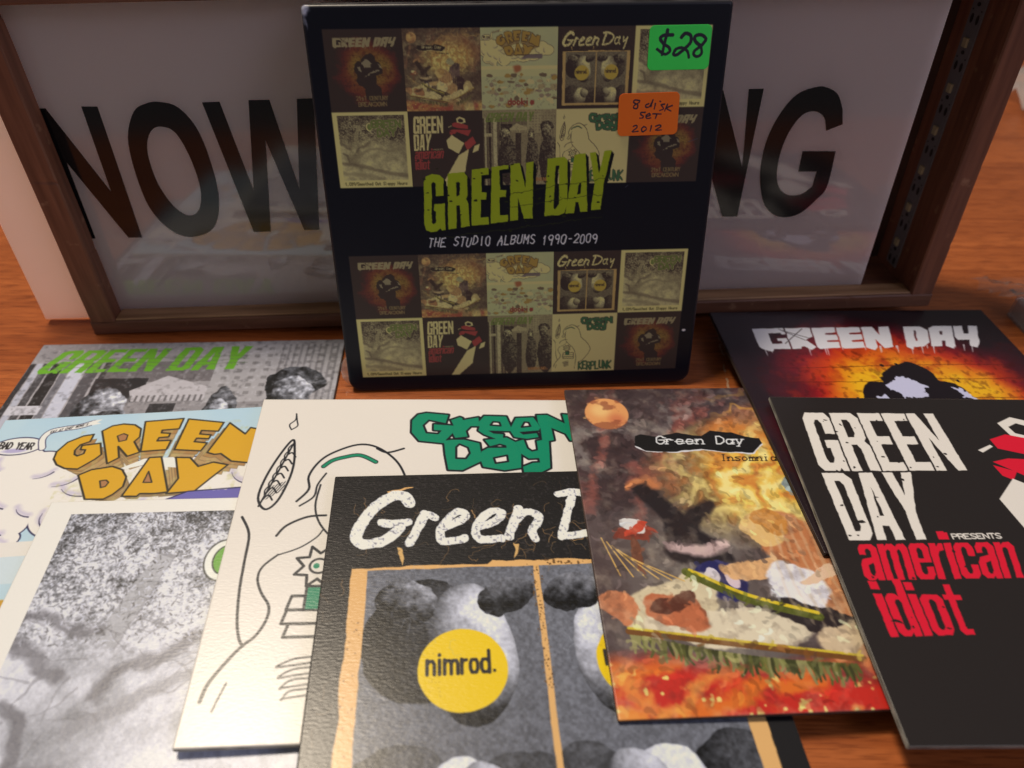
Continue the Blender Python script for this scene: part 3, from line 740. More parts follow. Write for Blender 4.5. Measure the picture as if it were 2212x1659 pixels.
def cover_sky(n):
    P = Print(n, base=c8(196, 214, 208), seed=13)
    t = TR['D']
    sky2 = c8(176, 204, 206)
    P.wash((P.noise(6, 5, 1) - .35) * 1.2, sky2)
    cloud, ln, vio = c8(246, 232, 204), c8(40, 36, 70), c8(150, 132, 176)
    rng = random.Random(2)
    puffs = [(.03, .20, .07), (.10, .175, .075), (.17, .20, .075), (.235, .225, .09), (.07, .28, .085), (.15, .29, .10), (.215, .335, .075), (.09, .37, .07), (.16, .40, .055), (.18, .445, .03),
             (.32, .26, .10), (.42, .30, .13), (.55, .30, .14), (.68, .29, .13), (.78, .25, .11), (.87, .27, .08), (.30, .38, .09)]
    for x, y, r in puffs:
        P.blob(x, y, r + .004, r * .8 + .004, ln, .03)
    for x, y, r in puffs:
        P.blob(x, y, r, r * .8, cloud, .03)
    for x, y, r in puffs:
        t0 = rng.uniform(.4, 2.4)
        arc = [(x + r * .7 * math.cos(t0 + k * .22), y + r * .56 * math.sin(t0 + k * .22)) for k in range(6)]
        P.stroke([(q[0], q[1] - .008) for q in arc], .014, vio, a=.35, soft=.012, rough=(.004, 60, 2))
        P.stroke(arc, (.004, .001), ln)
    P.rect(0, .455, 1, .50, c8(240, 226, 198))
    P.rect(0, .50, 1, .58, c8(214, 220, 208))
    for i in range(70):
        x, y = rng.random(), rng.uniform(.56, .98)
        P.blob(x, y, rng.uniform(.02, .06), rng.uniform(.012, .035), rng.choice([c8(214, 160, 48), c8(190, 170, 150), c8(160, 140, 160), c8(236, 220, 190), c8(120, 104, 90)]), .2, rough=(.01, 30, 3))
    for i in range(90):
        x, y = rng.random(), rng.uniform(.54, .96)
        P.stroke(smooth([(x, y), (x + rng.uniform(-.03, .03), y + .01), (x + rng.uniform(-.03, .03), y + .025)]), .003, ln, a=.7)
    P.blob(.47, .49, .07, .06, c8(222, 92, 40), .6, rough=(.02, 14, 3))
    # lettering with drawn depth towards the middle of the word
    gold, edge = c8(224, 164, 30), c8(52, 44, 28)
    names = [('G', ()), ('R', ('Rh',)), ('E', ()), ('E2', ()), ('N', ()), ('D', ('Dh',)), ('A', ('Ah',)), ('Y', ())]
    vx, vy = .48, .36
    for s in (.72, .79, .86, .93):
        for nm, hs in names:
            q = [((x - vx) * s + vx, (y - vy) * s + vy) for x, y in t[nm]]
            P.poly(q, c8(190, 150, 92) if s < .9 else c8(176, 128, 70))
            P.stroke(q, .0022, c8(110, 90, 60), closed=True, a=.6)
    P.wash(np.clip((P.noise(70, 3, 9) - .5) * 4, 0, 1) * .35 * ((np.abs(P.u - .48) < .24) & (np.abs(P.v - .2) < .15)), c8(200, 190, 110))
    P.poly([(.37, .235), (.45, .19), (.53, .19), (.57, .235), (.45, .215)], c8(244, 236, 222))
    for nm, hs in names:
        P.poly(t[nm], gold, [t[h] for h in hs])
        P.stroke(t[nm], .0055, edge, closed=True)
        for h in hs:
            P.poly(t[h], c8(178, 120, 70))
            P.stroke(t[h], .004, edge, closed=True)
    P.poly([(.55, .345), (.60, .322), (.80, .318), (.80, .37), (.52, .37)], c8(110, 100, 160), rough=(.006, 40, 3))
    P.stroke([(.55, .345), (.60, .322), (.80, .318)], .004, ln)
    # plain oval balloon with a streamer
    P.blob(.078, .112, .074, .037, ln, .05)
    P.blob(.078, .112, .070, .033, c8(244, 234, 212), .05)
    P.blob(.075, .130, .045, .012, vio, .6, .6)
    pen_text(P, 'BAD YEAR', (.026, .118), (.096, .010), (.001, -.025), .0045, INK)
    rb = smooth([(.150, .125), (.138, .088), (.150, .060), (.185, .050), (.225, .044), (.262, .030)])
    P.stroke(rb, .021, ln)
    P.stroke(rb, .016, c8(244, 234, 212))
    pen_text(P, "EAT AT CHEF WONG'S", (.150, .066), (.098, -.026), (.001, -.009), .0017, INK)
    P.poly([(.255, .022), (.285, .018), (.272, .030), (.286, .036), (.26, .042)], c8(244, 234, 212))
    pen_text(P, 'dookie', (.34, .93), (.36, 0), (0, -.07), .02, c8(200, 40, 34))
    return P


def cover_grey_frame(n):
    P = Print(n, base=c8(246, 234, 208), seed=17)
    x0, y0, x1, y1 = .063, .040, .945, .895
    inside = (P.u > x0) & (P.u < x1) & (P.v > y0) & (P.v < y1)
    a = np.zeros_like(P.a)
    f1, f2, f3, f4 = P.noise(5, 5, 1), P.noise(16, 5, 2), P.noise(110, 3, 3), P.noise(230, 2, 4)
    top = np.clip((.45 - P.v) / .15, 0, 1)
    tone = .70 + (f2 - .5) * .85 * (0.35 + .65 * top) + (f3 - .5) * .85 * (0.18 + .82 * top) + (f4 - .5) * .7 * (.15 + .85 * top) + (f1 - .5) * .6
    tone = np.clip(tone + np.clip((P.v - .35) * .5, 0, .16), .20, .93)  # paler lower down, glare laid into the printed tone
    pic = np.stack([tone * .97, tone * .94, tone * .90], -1)
    P.a[inside] = pic[inside]
    t = TR['T']
    dark, mid = c8(92, 86, 84), c8(150, 144, 138)
    P.poly(t['band'], c8(178, 172, 162), a=.8, rough=(.006, 40, 3))
    P.stroke([t['band'][0], t['band'][1]], .010, mid, a=.8)
    P.stroke([t['band'][1], t['band'][2]], .004, mid, a=.6, rough=(.006, 40, 3))
    for nm, w in (('b1', .030), ('b2', .036), ('b3', .034)):
        P.stroke(smooth(t[nm]), (w, w * .8), dark, a=.62, rough=(.020, 26, 6), soft=.016)
    P.stroke(smooth([(.10, .53), (.13, .55), (.15, .585), (.16, .64)]), .03, dark, a=.6, rough=(.014, 30, 4), soft=.01)
    P.stroke(smooth([(.25, .60), (.40, .50), (.55, .47), (.70, .50), (.93, .44)]), .03, mid, a=.7, rough=(.02, 20, 4), soft=.01)
    P.stroke(smooth([(.07, .66), (.30, .70), (.60, .78), (.94, .84)]), .05, dark, a=.55, rough=(.02, 14, 4), soft=.02)
    P.stroke(smooth([(.07, .80), (.30, .82), (.60, .88)]), .05, mid, a=.6, rough=(.02, 14, 4), soft=.02)
    rng = random.Random(31)
    for _ in range(2600):
        x, y = rng.uniform(.06, .95), .04 + .36 * rng.random() ** 1.4
        L, th = rng.uniform(.002, .006), rng.uniform(0, 3.14)
        g = rng.choice([70, 95, 120, 215, 230])
        P.stroke([(x - L * math.cos(th), y - L * math.sin(th)), (x + L * math.cos(th), y + L * math.sin(th))], rng.uniform(.0018, .0042), c8(g, g - 5, g - 10), a=.6)
    for _ in range(26):
        x, y = rng.uniform(.08, .5), rng.uniform(.25, .6)
        th = rng.uniform(2.2, 3.6)
        pts = [(x, y)]
        for _k in range(5):
            th += rng.gauss(0, .35)
            x += .02 * math.cos(th)
            y += .02 * math.sin(th)
            pts.append((x, y))
        P.stroke(smooth(pts), (.0060, .0020), c8(120, 114, 110), a=.38, rough=(.006, 30, 3))
    P.a[~inside] = np.array(c8(246, 234, 208), np.float32)
    gr = c8(110, 168, 52)
    P.blob(.475, .190, .050, .062, c8(60, 60, 50), .06)
    P.blob(.475, .190, .046, .058, c8(244, 236, 214), .06)
    P.blob(.480, .190, .034, .044, c8(50, 60, 40), .06)
    P.blob(.481, .190, .031, .041, gr, .06)
    for s, y, xx, ww in (('GREEN', .20, .50, .40), ('DAY', .31, .57, .26)):
        pen_text(P, s, (xx, y), (ww, 0), (0, -.09), .040, c8(236, 226, 200), wobble=.06)
        pen_text(P, s, (xx, y), (ww, 0), (0, -.09), .030, c8(60, 66, 40), wobble=.06)
        pen_text(P, s, (xx, y), (ww, 0), (0, -.09), .020, gr, wobble=.06)
    pen_text(P, '1,039/Smoothed Out Slappy Hours', (.07, .965), (.86, 0), (0, -.040), .009, c8(110, 120, 50))
    return P


def cover_yellow_disc(n):
    P = Print(n, base=c8(36, 33, 30), seed=19)
    t = TR['N']
    tan = c8(238, 180, 104)
    fx0, fx1, fy0, fy1 = .066, .945, .288, .955
    P.rect(fx0, fy0, fx1, fy1, tan, rough=(.006, 14, 4))
    P.poly([(.40, .278), (.70, .284), (.80, .282), (.80, .31), (.36, .31)], tan, rough=(.006, 30, 4))
    scuffs(P, 24, (.48, .282), (.62, .296), .006, c8(120, 84, 44), 6)
    scuffs(P, 40, (fx0, .40), (fx0 + .03, .92), .004, c8(150, 104, 56), 7)
    grain = P.noise(140, 3, 2)
    for x0, x1, base in ((.103, .497, 106), (.510, .905, 112)):
        sl, m = P.polymask(_r(x0, .297, x1, .925), rough=(.003, 20, 3))
        P.blend(sl, m, c8(base, base - 2, base - 4))
    # abstract tone: dark arch, pale core, wedges
    for x0, x1, sgn in ((.103, .497, 1), (.510, .905, -1)):
        xm = (x0 + x1) / 2
        keep = P.a.copy()
        P.wash(np.clip(.9 - np.abs(P.v - .42) * 3, 0, 1) * .35, c8(132, 130, 127))
        P.pebble(xm - .075 * sgn, .470, .115, .150, .34, (.75, -.3, .5), .10, 40, .2)
        P.pebble(xm + .03 * sgn, .505, .108, .165, .95, (.45 * sgn, -.35, .75), .16, 34, -.12 * sgn, amb=.16)
        P.pebble(xm - .105 * sgn, .385, .075, .060, .62, (.3, -.8, .45), .35, 70, .1, (.012, 20, 4))
        P.pebble(xm + .125 * sgn, .375, .070, .048, .50, (.3, -.8, .45), .30, 50, -.3, (.014, 16, 4))
        P.pebble(xm - .13 * sgn, .84, .115, .150, .36, (.3, -.7, .5), .12, 40, .5)
        P.pebble(xm + .14 * sgn, .85, .115, .140, .34, (.3, -.7, .5), .12, 40, -.5)
        P.pebble(xm + .005, .845, .085, .125, 1.0, (.1, -.75, .62), .10, 40, .1, amb=.35)
        P.pebble(xm + .055 * sgn, .79, .06, .06, .85, (.2, -.7, .6), .12, 40, .3, amb=.3)
        out = ~((P.u > x0) & (P.u < x1) & (P.v > .297) & (P.v < .925))
        P.a[out] = keep[out]
    reg = (P.u > .103) & (P.u < .905) & (P.v > .297) & (P.v < .925)
    P.a[reg] += ((grain[reg] - .5) * .22)[:, None]
    sl, m = P.polymask([t['div'][0], t['div'][1], (.510, .926), (.497, .926)], rough=(.0015, 40, 3))
    P.blend(sl, m, tan)
    scuffs(P, 120, (.490, .30), (.515, .60), .0035, c8(110, 78, 44), 9)
    for c in (t['disc'][0], (.708, .545)):
        P.blob(c[0], c[1], .097, .094, c8(250, 204, 22), .015, rough=(.0012, 40, 3))
        scuffs(P, 60, (c[0] - .085, c[1] - .04), (c[0] - .045, c[1] + .06), .0022, c8(170, 140, 40), 12, a=.6)
        # bold word
        for i, ch in enumerate('nimrod.'):
            pass
        x0 = c[0] - .079
        adv = {'n': .0225, 'i': .0125, 'm': .0345, 'r': .0175, 'o': .0225, 'd': .0235, '.': .01}
        for ch in 'nimrod.':
            w = adv[ch] * 1.06
            if ch == '.':
                P.rect(x0 + .002, c[1] + .0025, x0 + .0085, c[1] + .0095, INK)
            else:
                pw = .0078
                top, bot = c[1] - .0225, c[1] + .0095
                f = lambda q: [(x0 + .003 + x * (w - .0085), top + (bot - top) * y) for x, y in q]
                arch = [(0, 1), (0, 0)]
                if ch == 'n':
                    P.stroke(f([(0, 1), (0, 0)]), pw, INK)
                    P.stroke(f([(0, .3), (.3, .07), (.75, .07), (1, .3), (1, 1)]), pw, INK)
                elif ch == 'i':
                    P.stroke(f([(.5, 1), (.5, 0)]), pw, INK)
                    P.stroke(f([(.5, -.38), (.5, -.34)]), pw, INK)
                elif ch == 'm':
                    P.stroke(f([(0, 1), (0, 0)]), pw, INK)
                    P.stroke(f([(0, .3), (.15, .07), (.4, .07), (.5, .3), (.5, 1)]), pw, INK)
                    P.stroke(f([(.5, .3), (.65, .07), (.9, .07), (1, .3), (1, 1)]), pw, INK)
                elif ch == 'r':
                    P.stroke(f([(0, 1), (0, 0)]), pw, INK)
                    P.stroke(f([(0, .35), (.35, .08), (1, .06)]), pw, INK)
                elif ch == 'o':
                    P.stroke(f([(.2, .06), (.8, .06), (1, .3), (1, .7), (.8, .95), (.2, .95), (0, .7), (0, .3)]), pw, INK, closed=True)
                elif ch == 'd':
                    P.stroke(f([(1, 1), (1, -.55)]), pw, INK)
                    P.stroke(f([(1, .3), (.8, .06), (.2, .06), (0, .3), (0, .7), (.2, .95), (.8, .95), (1, .7)]), pw, INK)
            x0 += w
    # worn ink in the black field
    cracks(P, 46, (.05, .02), (.97, .27), .006, c8(206, 150, 84), 21, .0016, .7)
    cracks(P, 14, (.40, .15), (.62, .27), .008, c8(226, 168, 96), 22, .0026, .9)
    cracks(P, 26, (.1, .30), (.9, .50), .007, c8(190, 188, 184), 23, .0013, .55)
    cracks(P, 10, (.02, .3), (.05, .95), .006, c8(206, 150, 84), 24, .0016, .6)
    P.poly([(.135, .055), (.205, .040), (.205, .044), (.140, .062)], tan, rough=(.003, 60, 2))
    cracks(P, 8, (.93, .80), (.985, .97), .006, c8(206, 160, 96), 25, .004, .8)
    for pts in ([(.168, .232), (.180, .233), (.186, .265), (.182, .285), (.176, .262)], [(.452, .230), (.468, .232), (.462, .262), (.452, .275), (.458, .25)]):
        P.poly(pts, c8(226, 176, 100), rough=(.004, 50, 3))
    # brushed name
    wh = c8(248, 240, 226)
    rg = (.0035, 60, 4)
    P.stroke(smooth(t['G']), (.033, .029), wh, rough=rg)
    P.stroke(smooth(t['Gb']), .023, wh, rough=rg)
    P.stroke(smooth(t['r']), .024, wh, rough=rg)
    P.stroke(smooth(t['r2']), .0225, wh, rough=rg)
    P.stroke(smooth(t['e']), .0225, wh, rough=rg)
    P.stroke(smooth(t['e2']), .0225, wh, rough=rg)
    P.stroke(smooth(t['n']), .0235, wh, rough=rg)
    P.stroke(smooth(t['n2']), .0225, wh, rough=rg)
    P.stroke(smooth([(.585, .078), (.63, .072), (.70, .095), (.715, .14), (.66, .20), (.585, .212)]), .022, wh, rough=rg)
    P.stroke(t['D2'], .022, wh, rough=rg)
    P.stroke(smooth([(.80, .14), (.76, .13), (.735, .17), (.75, .21), (.79, .18)]), .018, wh, rough=rg)
    P.stroke(smooth([(.80, .125), (.785, .17), (.80, .21)]), .018, wh, rough=rg)
    P.stroke(smooth([(.845, .125), (.85, .18), (.90, .13)]), .018, wh, rough=rg)
    P.stroke([(.90, .13), (.855, .265)], .018, wh, rough=rg)
    cracks(P, 14, (.25, .15), (.52, .23), .006, c8(60, 52, 46), 31, .0022, .9)
    sp = np.clip((P.noise(170, 2, 8) - .66) * 9, 0, 1) * (P.v < .27)
    P.wash(sp * .5, c8(70, 62, 56))
    return P


def cover_painted(n):
    P = Print(n, base=c8(72, 52, 48), seed=23)
    f1, f2 = P.noise(4, 6, 1), P.noise(9, 6, 2)
    U = P.u + (f1 - .5) * .22
    V = P.v + (P.noise(5, 6, 4) - .5) * .22
    # smoky sky in streaks
    s = np.sin((U * 14 + V * 20) + f2 * 9)
    P.wash(np.clip(s * .5 + .1, 0, 1) * .6, c8(120, 104, 94))
    P.wash(np.clip(np.sin(U * 20 + V * 13 + f1 * 12) - .35, 0, 1) * .9 * (P.v < .52), c8(176, 92, 72))
    P.wash(np.clip(np.sin(U * 9 + V * 16 + f2 * 8) - .5, 0, 1) * 1.0 * (P.v < .4), c8(170, 160, 140))
    P.wash(np.clip(np.sin(U * 17 - V * 11 + f2 * 14) - .55, 0, 1) * 1.0 * (P.v < .5), c8(46, 34, 34))
    P.wash(np.clip((.30 - np.abs(P.u - .25)) * 4, 0, 1) * np.clip((P.v - .42) * 8, 0, 1) * .75, c8(128, 116, 98))
    # fire
    r = (.05, 5, 5)
    for cx, cy, rx, ry, col in ((.66, .28, .40, .22, c8(160, 80, 44)), (.60, .34, .31, .19, c8(230, 136, 48)), (.56, .37, .24, .165, c8(248, 190, 74)), (.50, .43, .17, .13, c8(250, 216, 118)), (.52, .20, .18, .08, c8(206, 116, 54)), (.62, .12, .18, .08, c8(164, 104, 70))):
        P.blob(cx, cy, rx, ry, col, .42, .97, rough=r)
    fl = np.sin(U * 42 + V * 30 + P.noise(8, 4, 6) * 22)
    near = np.clip(1.35 - np.sqrt(((P.u - .56) / .30) ** 2 + ((P.v - .36) / .19) ** 2), 0, 1)
    P.wash(near * .8, c8(246, 190, 70))
    P.wash(np.clip(fl - .0, 0, 1) * near * 1.4, c8(255, 226, 128))
    P.wash(np.clip(-fl - .35, 0, 1) * near * 1.0, c8(206, 104, 40))
    top = np.clip((.20 - P.v) * 9, 0, 1) * np.clip((P.u - .38) * 8, 0, 1)
    P.wash(np.clip(fl - .45, 0, 1) * top * 1.3, c8(236, 168, 70))
    P.wash(np.clip((.10 - P.v) * 14, 0, 1) * .6, c8(58, 44, 42))
    # soft orange ball
    mx, my = .1, .108
    P.blob(.112, .105, .066, .066, c8(226, 148, 82), .08)
    P.blob(.095, .09, .045, .045, c8(244, 190, 110), .8, .8)
    P.blob(.135, .13, .04, .04, c8(196, 92, 58), .9, .7)
    dd = ((P.u - .112) ** 2 + (P.v - .105) ** 2) < .0040
    P.wash(np.clip((P.noise(26, 4, 8) - .56) * 9, 0, 1) * .7 * dd, c8(140, 72, 44))
    # colour masses of the lower half
    r = (.022, 9, 4)
    for pts, w_, col in (([(.17, .40), (.23, .47), (.25, .55), (.30, .63)], (.05, .10), c8(36, 28, 28)), ([(.33, .43), (.28, .50), (.22, .60)], (.03, .07), c8(44, 34, 32)), ([(.21, .585), (.27, .60), (.33, .59)], .030, c8(222, 184, 164)),
                          ([(.13, .39), (.17, .37), (.20, .385)], .022, c8(206, 124, 70))):
        P.stroke(smooth(pts), w_, col, a=.93, rough=(.03, 9, 5), soft=.012)
    masses = [ (.30, .68, .075, .055, c8(42, 40, 84)), (.28, .675, .022, .022, c8(232, 214, 200)), (.335, .68, .02, .02, c8(232, 200, 190)),
              (.12, .535, .06, .022, c8(140, 60, 40)), (.12, .51, .04, .02, c8(232, 220, 196)), (.125, .525, .042, .009, c8(206, 72, 44)), (.115, .60, .012, .06, c8(120, 70, 46)),
              (.64, .545, .085, .12, c8(92, 62, 96)), (.66, .46, .05, .05, c8(60, 44, 66)), (.70, .68, .09, .12, c8(40, 24, 34)), (.60, .40, .05, .04, c8(150, 160, 150)),
              (.52, .60, .10, .13, c8(204, 124, 70)), (.44, .53, .055, .06, c8(240, 190, 110)), (.47, .50, .05, .035, c8(214, 140, 60)), (.57, .73, .12, .11, c8(206, 132, 80)), (.40, .66, .10, .030, c8(236, 176, 110)),
              (.47, .715, .075, .085, c8(246, 236, 222)), (.55, .66, .09, .020, c8(240, 196, 150)), (.82, .70, .07, .07, c8(220, 186, 130)), (.79, .73, .03, .04, c8(236, 226, 200)),
              (.17, .745, .13, .075, c8(226, 202, 150)), (.30, .80, .20, .055, c8(236, 214, 168)), (.18, .755, .075, .045, c8(196, 104, 60)), (.17, .735, .05, .022, c8(92, 46, 30)), (.05, .745, .05, .04, c8(214, 128, 78)),
              (.50, .80, .16, .035, c8(44, 34, 32)), (.66, .80, .13, .045, c8(232, 206, 160)), (.60, .865, .14, .055, c8(222, 190, 140)), (.64, .93, .10, .07, c8(190, 130, 86))]
    for i, (cx, cy, rx, ry, col) in enumerate(masses):
        P.blob(cx, cy, rx, ry, col, .12, .97, rough=(.036, 9, 5), ang=.5 * math.sin(i * 2.1))
    P.wash(np.clip(np.sin(P.u * 260 + f2 * 8), 0, 1) * .35 * (((P.u - .56) / .13) ** 2 + ((P.v - .67) / .17) ** 2 < 1), c8(240, 206, 150))
    # bright base
    base = np.clip((P.v - (.845 + .10 * P.u - .02 + (f1 - .5) * .10)) * 16, 0, 1) * (P.u < .62)
    P.wash(base, c8(206, 44, 30))
    P.wash(base * np.clip(np.sin(U * 9 + V * 34 + f2 * 6) + .1, 0, 1), c8(232, 112, 36))
    P.wash(base * np.clip(np.sin(U * 5 + V * 26 + f1 * 9 + 2) - .55, 0, 1) * 2.0, c8(244, 150, 60))
    P.wash(base * np.clip((P.noise(60, 2, 15) - .74) * 12, 0, 1), c8(250, 214, 110))
    rb = np.clip((P.u - .70) * 12, 0, 1) * np.clip((P.v - .86) * 14, 0, 1)
    P.wash(rb, c8(236, 190, 120))
    P.wash(rb * np.clip(np.sin(P.u * 34 + f1 * 5) - .1, 0, 1), c8(198, 34, 38))
    P.wash(rb * np.clip(np.sin(P.u * 30 + P.v * 20 + 2 + f1 * 6) - .3, 0, 1), c8(238, 150, 44))
    # striped rope with a green tasselled fringe
    def fringe(a, b, n_, seed):
        rng = random.Random(seed)
        for i in range(n_):
            q = i / n_
            x = a[0] + (b[0] - a[0]) * q
            y = a[1] + (b[1] - a[1]) * q + math.sin(q * math.pi) * .015
            L = rng.uniform(.022, .050)
            P.stroke(smooth([(x, y), (x + rng.uniform(-.006, .006), y + L * .6), (x + rng.uniform(-.008, .008), y + L)]), (.010, .005), rng.choice([c8(94, 92, 40), c8(122, 118, 60), c8(66, 66, 30), c8(150, 140, 80)]))
    fringe((.06, .815), (.545, .905), 62, 3)
    fringe((.66, .895), (.86, .80), 30, 4)
    for a, b in (((.055, .805), (.56, .89)), ((.62, .865), (.90, .72))):
        P.stroke([a, b], .016, c8(122, 74, 30))
        P.stroke([(a[0], a[1] - .008), (b[0], b[1] - .008)], .006, c8(220, 186, 50))
    P.stroke(smooth([(.22, .655), (.34, .73), (.50, .785)]), .022, c8(90, 92, 30))
    P.stroke(smooth([(.23, .650), (.35, .722), (.50, .775)]), .009, c8(232, 196, 40))
    for i in range(6):
        P.stroke([(.03 + .012 * i, .55 + .012 * i), (.06 + .03 * i, .66 + .004 * i)], .0035, c8(232, 180, 90), a=.9)
    P.wash((P.noise(34, 4, 9) - .5) * .75, c8(252, 226, 176))
    P.wash((.5 - P.noise(46, 4, 10)) * .8, c8(52, 30, 24))
    # brush dabs that pick up the colour beneath them
    rng = random.Random(77)
    small = P.a.copy()
    flow = P.noise(4, 3, 21)
    for _ in range(1500):
        x, y = rng.random(), rng.random()
        ix, iy = min(int(x * P.m), P.m - 1), min(int(y * P.n), P.n - 1)
        c = small[iy, ix] * rng.choice([.74, .9, 1.0, 1.12, 1.28]) + rng.uniform(-.02, .03)
        th = flow[iy, ix] * 14 + rng.uniform(-.4, .4)
        L = rng.uniform(.005, .013)
        dx, dy = math.cos(th) * L, math.sin(th) * L
        P.stroke(smooth([(x - dx, y - dy), (x + dy * .3, y - dx * .3), (x + dx, y + dy)], k=3), (rng.uniform(.007, .015), .004), np.clip(c, .05, .98), a=.62, rough=(.003, 60, 2))
    dd = ((P.u - .112) ** 2 + (P.v - .105) ** 2) < .0044
    P.blob(.112, .105, .066, .066, c8(232, 156, 88), .06)
    P.blob(.095, .09, .045, .045, c8(246, 196, 116), .8, .8)
    P.blob(.138, .132, .04, .04, c8(200, 98, 62), .9, .6)
    P.wash(np.clip((P.noise(26, 4, 8) - .53) * 9, 0, 1) * .7 * dd, c8(150, 80, 50))
    # torn label and typing
    t = TR['I']
    P.poly([(x + .001, y + .004) for x, y in t['lab']], c8(226, 216, 200), rough=(.004, 40, 3))
    P.poly(t['lab'], c8(26, 24, 22), rough=(.004, 26, 3))
    a = np.array(t['txt'][0]); b = np.array(t['txt'][1])
    pen_text(P, 'Green Day', a, b - a, (.005, -.030), .0042, c8(236, 228, 212), serif=.16)
    a = np.array(t['ins'][0]); b = np.array(t['ins'][1])
    pen_text(P, 'Insomniac', a, (b - a) * 9 / 8, (.004, -.023), .0032, c8(40, 26, 20), serif=.16)
    return P


COVERS = {'K': cover_white_lines, 'A': cover_black_red, 'C': cover_dark_glow, 'W': cover_street, 'D': cover_sky, 'T': cover_grey_frame, 'N': cover_yellow_disc, 'I': cover_painted}

# ------------------------------------------------------------------ materials
WHITE_LIN = lin(PAPER)


def to_albedo(a, paper=0.80):
    return np.clip(lin(np.clip(a, 0, 1)) / WHITE_LIN * paper, 0.006, 0.9)


def new_mat(name):
    m = bpy.data.materials.new(name)
    m.use_nodes = True
    nt = m.node_tree
    return m, nt, nt.nodes['Principled BSDF']


def plain(name, col, rough=.5, bump=0.0, scale=200.0, spec=.5, var=0.0, trans=0.0, stretch=(1, 1, 1)):
    m, nt, b = new_mat(name)
    b.inputs['Roughness'].default_value = rough
    b.inputs['Specular IOR Level'].default_value = spec
    tc = nt.nodes.new('ShaderNodeTexCoord')
    mp = nt.nodes.new('ShaderNodeMapping')
    mp.inputs['Scale'].default_value = stretch
    nt.links.new(tc.outputs['Object'], mp.inputs['Vector'])
    no = nt.nodes.new('ShaderNodeTexNoise')
    no.inputs['Scale'].default_value = scale
    no.inputs['Detail'].default_value = 5
    nt.links.new(mp.outputs['Vector'], no.inputs['Vector'])
    mix = nt.nodes.new('ShaderNodeMix')
    mix.data_type = 'RGBA'
    c = np.array(col)
    mix.inputs['A'].default_value = tuple(c * (1 - var)) + (1,)
    mix.inputs['B'].default_value = tuple(np.minimum(c * (1 + var), 1)) + (1,)
    nt.links.new(no.outputs['Fac'], mix.inputs['Factor'])
    nt.links.new(mix.outputs['Result'], b.inputs['Base Color'])
    if bump:
        bp = nt.nodes.new('ShaderNodeBump')
        bp.inputs['Strength'].default_value = bump
        bp.inputs['Distance'].default_value = .0004
        nt.links.new(no.outputs['Fac'], bp.inputs['Height'])
        nt.links.new(bp.outputs['Normal'], b.inputs['Normal'])
    if trans:
        b.inputs['Transmission Weight'].default_value = trans
    return m


def ink_mat(name, rough, spec=.5, bump=.25, ripple=.5, coat=0.0):
    """printed card: colour from the painted surface, paper grain and soft waves in the relief"""
    m, nt, b = new_mat(name)
    at = nt.nodes.new('ShaderNodeAttribute')
    at.attribute_name = 'ink'
    nt.links.new(at.outputs['Color'], b.inputs['Base Color'])
    b.inputs['Roughness'].default_value = rough
    b.inputs['Specular IOR Level'].default_value = spec
    b.inputs['Coat Weight'].default_value = coat
    b.inputs['Coat Roughness'].default_value = .18
    tc = nt.nodes.new('ShaderNodeTexCoord')
    mp = nt.nodes.new('ShaderNodeMapping')
    mp.inputs['Scale'].default_value = (1.0, 2.6, 1.0)
    nt.links.new(tc.outputs['Object'], mp.inputs['Vector'])
    n1 = nt.nodes.new('ShaderNodeTexNoise')
    n1.inputs['Scale'].default_value = 620
    n1.inputs['Detail'].default_value = 3
    nt.links.new(mp.outputs['Vector'], n1.inputs['Vector'])
    n2 = nt.nodes.new('ShaderNodeTexNoise')
    n2.inputs['Scale'].default_value = 2200
    nt.links.new(tc.outputs['Object'], n2.inputs['Vector'])
    b1 = nt.nodes.new('ShaderNodeBump')
    b1.inputs['Strength'].default_value = ripple
    b1.inputs['Distance'].default_value = .00011
    nt.links.new(n1.outputs['Fac'], b1.inputs['Height'])
    b2 = nt.nodes.new('ShaderNodeBump')
    b2.inputs['Strength'].default_value = bump
    b2.inputs['Distance'].default_value = .00006
    nt.links.new(n2.outputs['Fac'], b2.inputs['Height'])
    nt.links.new(b1.outputs['Normal'], b2.inputs['Normal'])
    nt.links.new(b2.outputs['Normal'], b.inputs['Normal'])
    return m


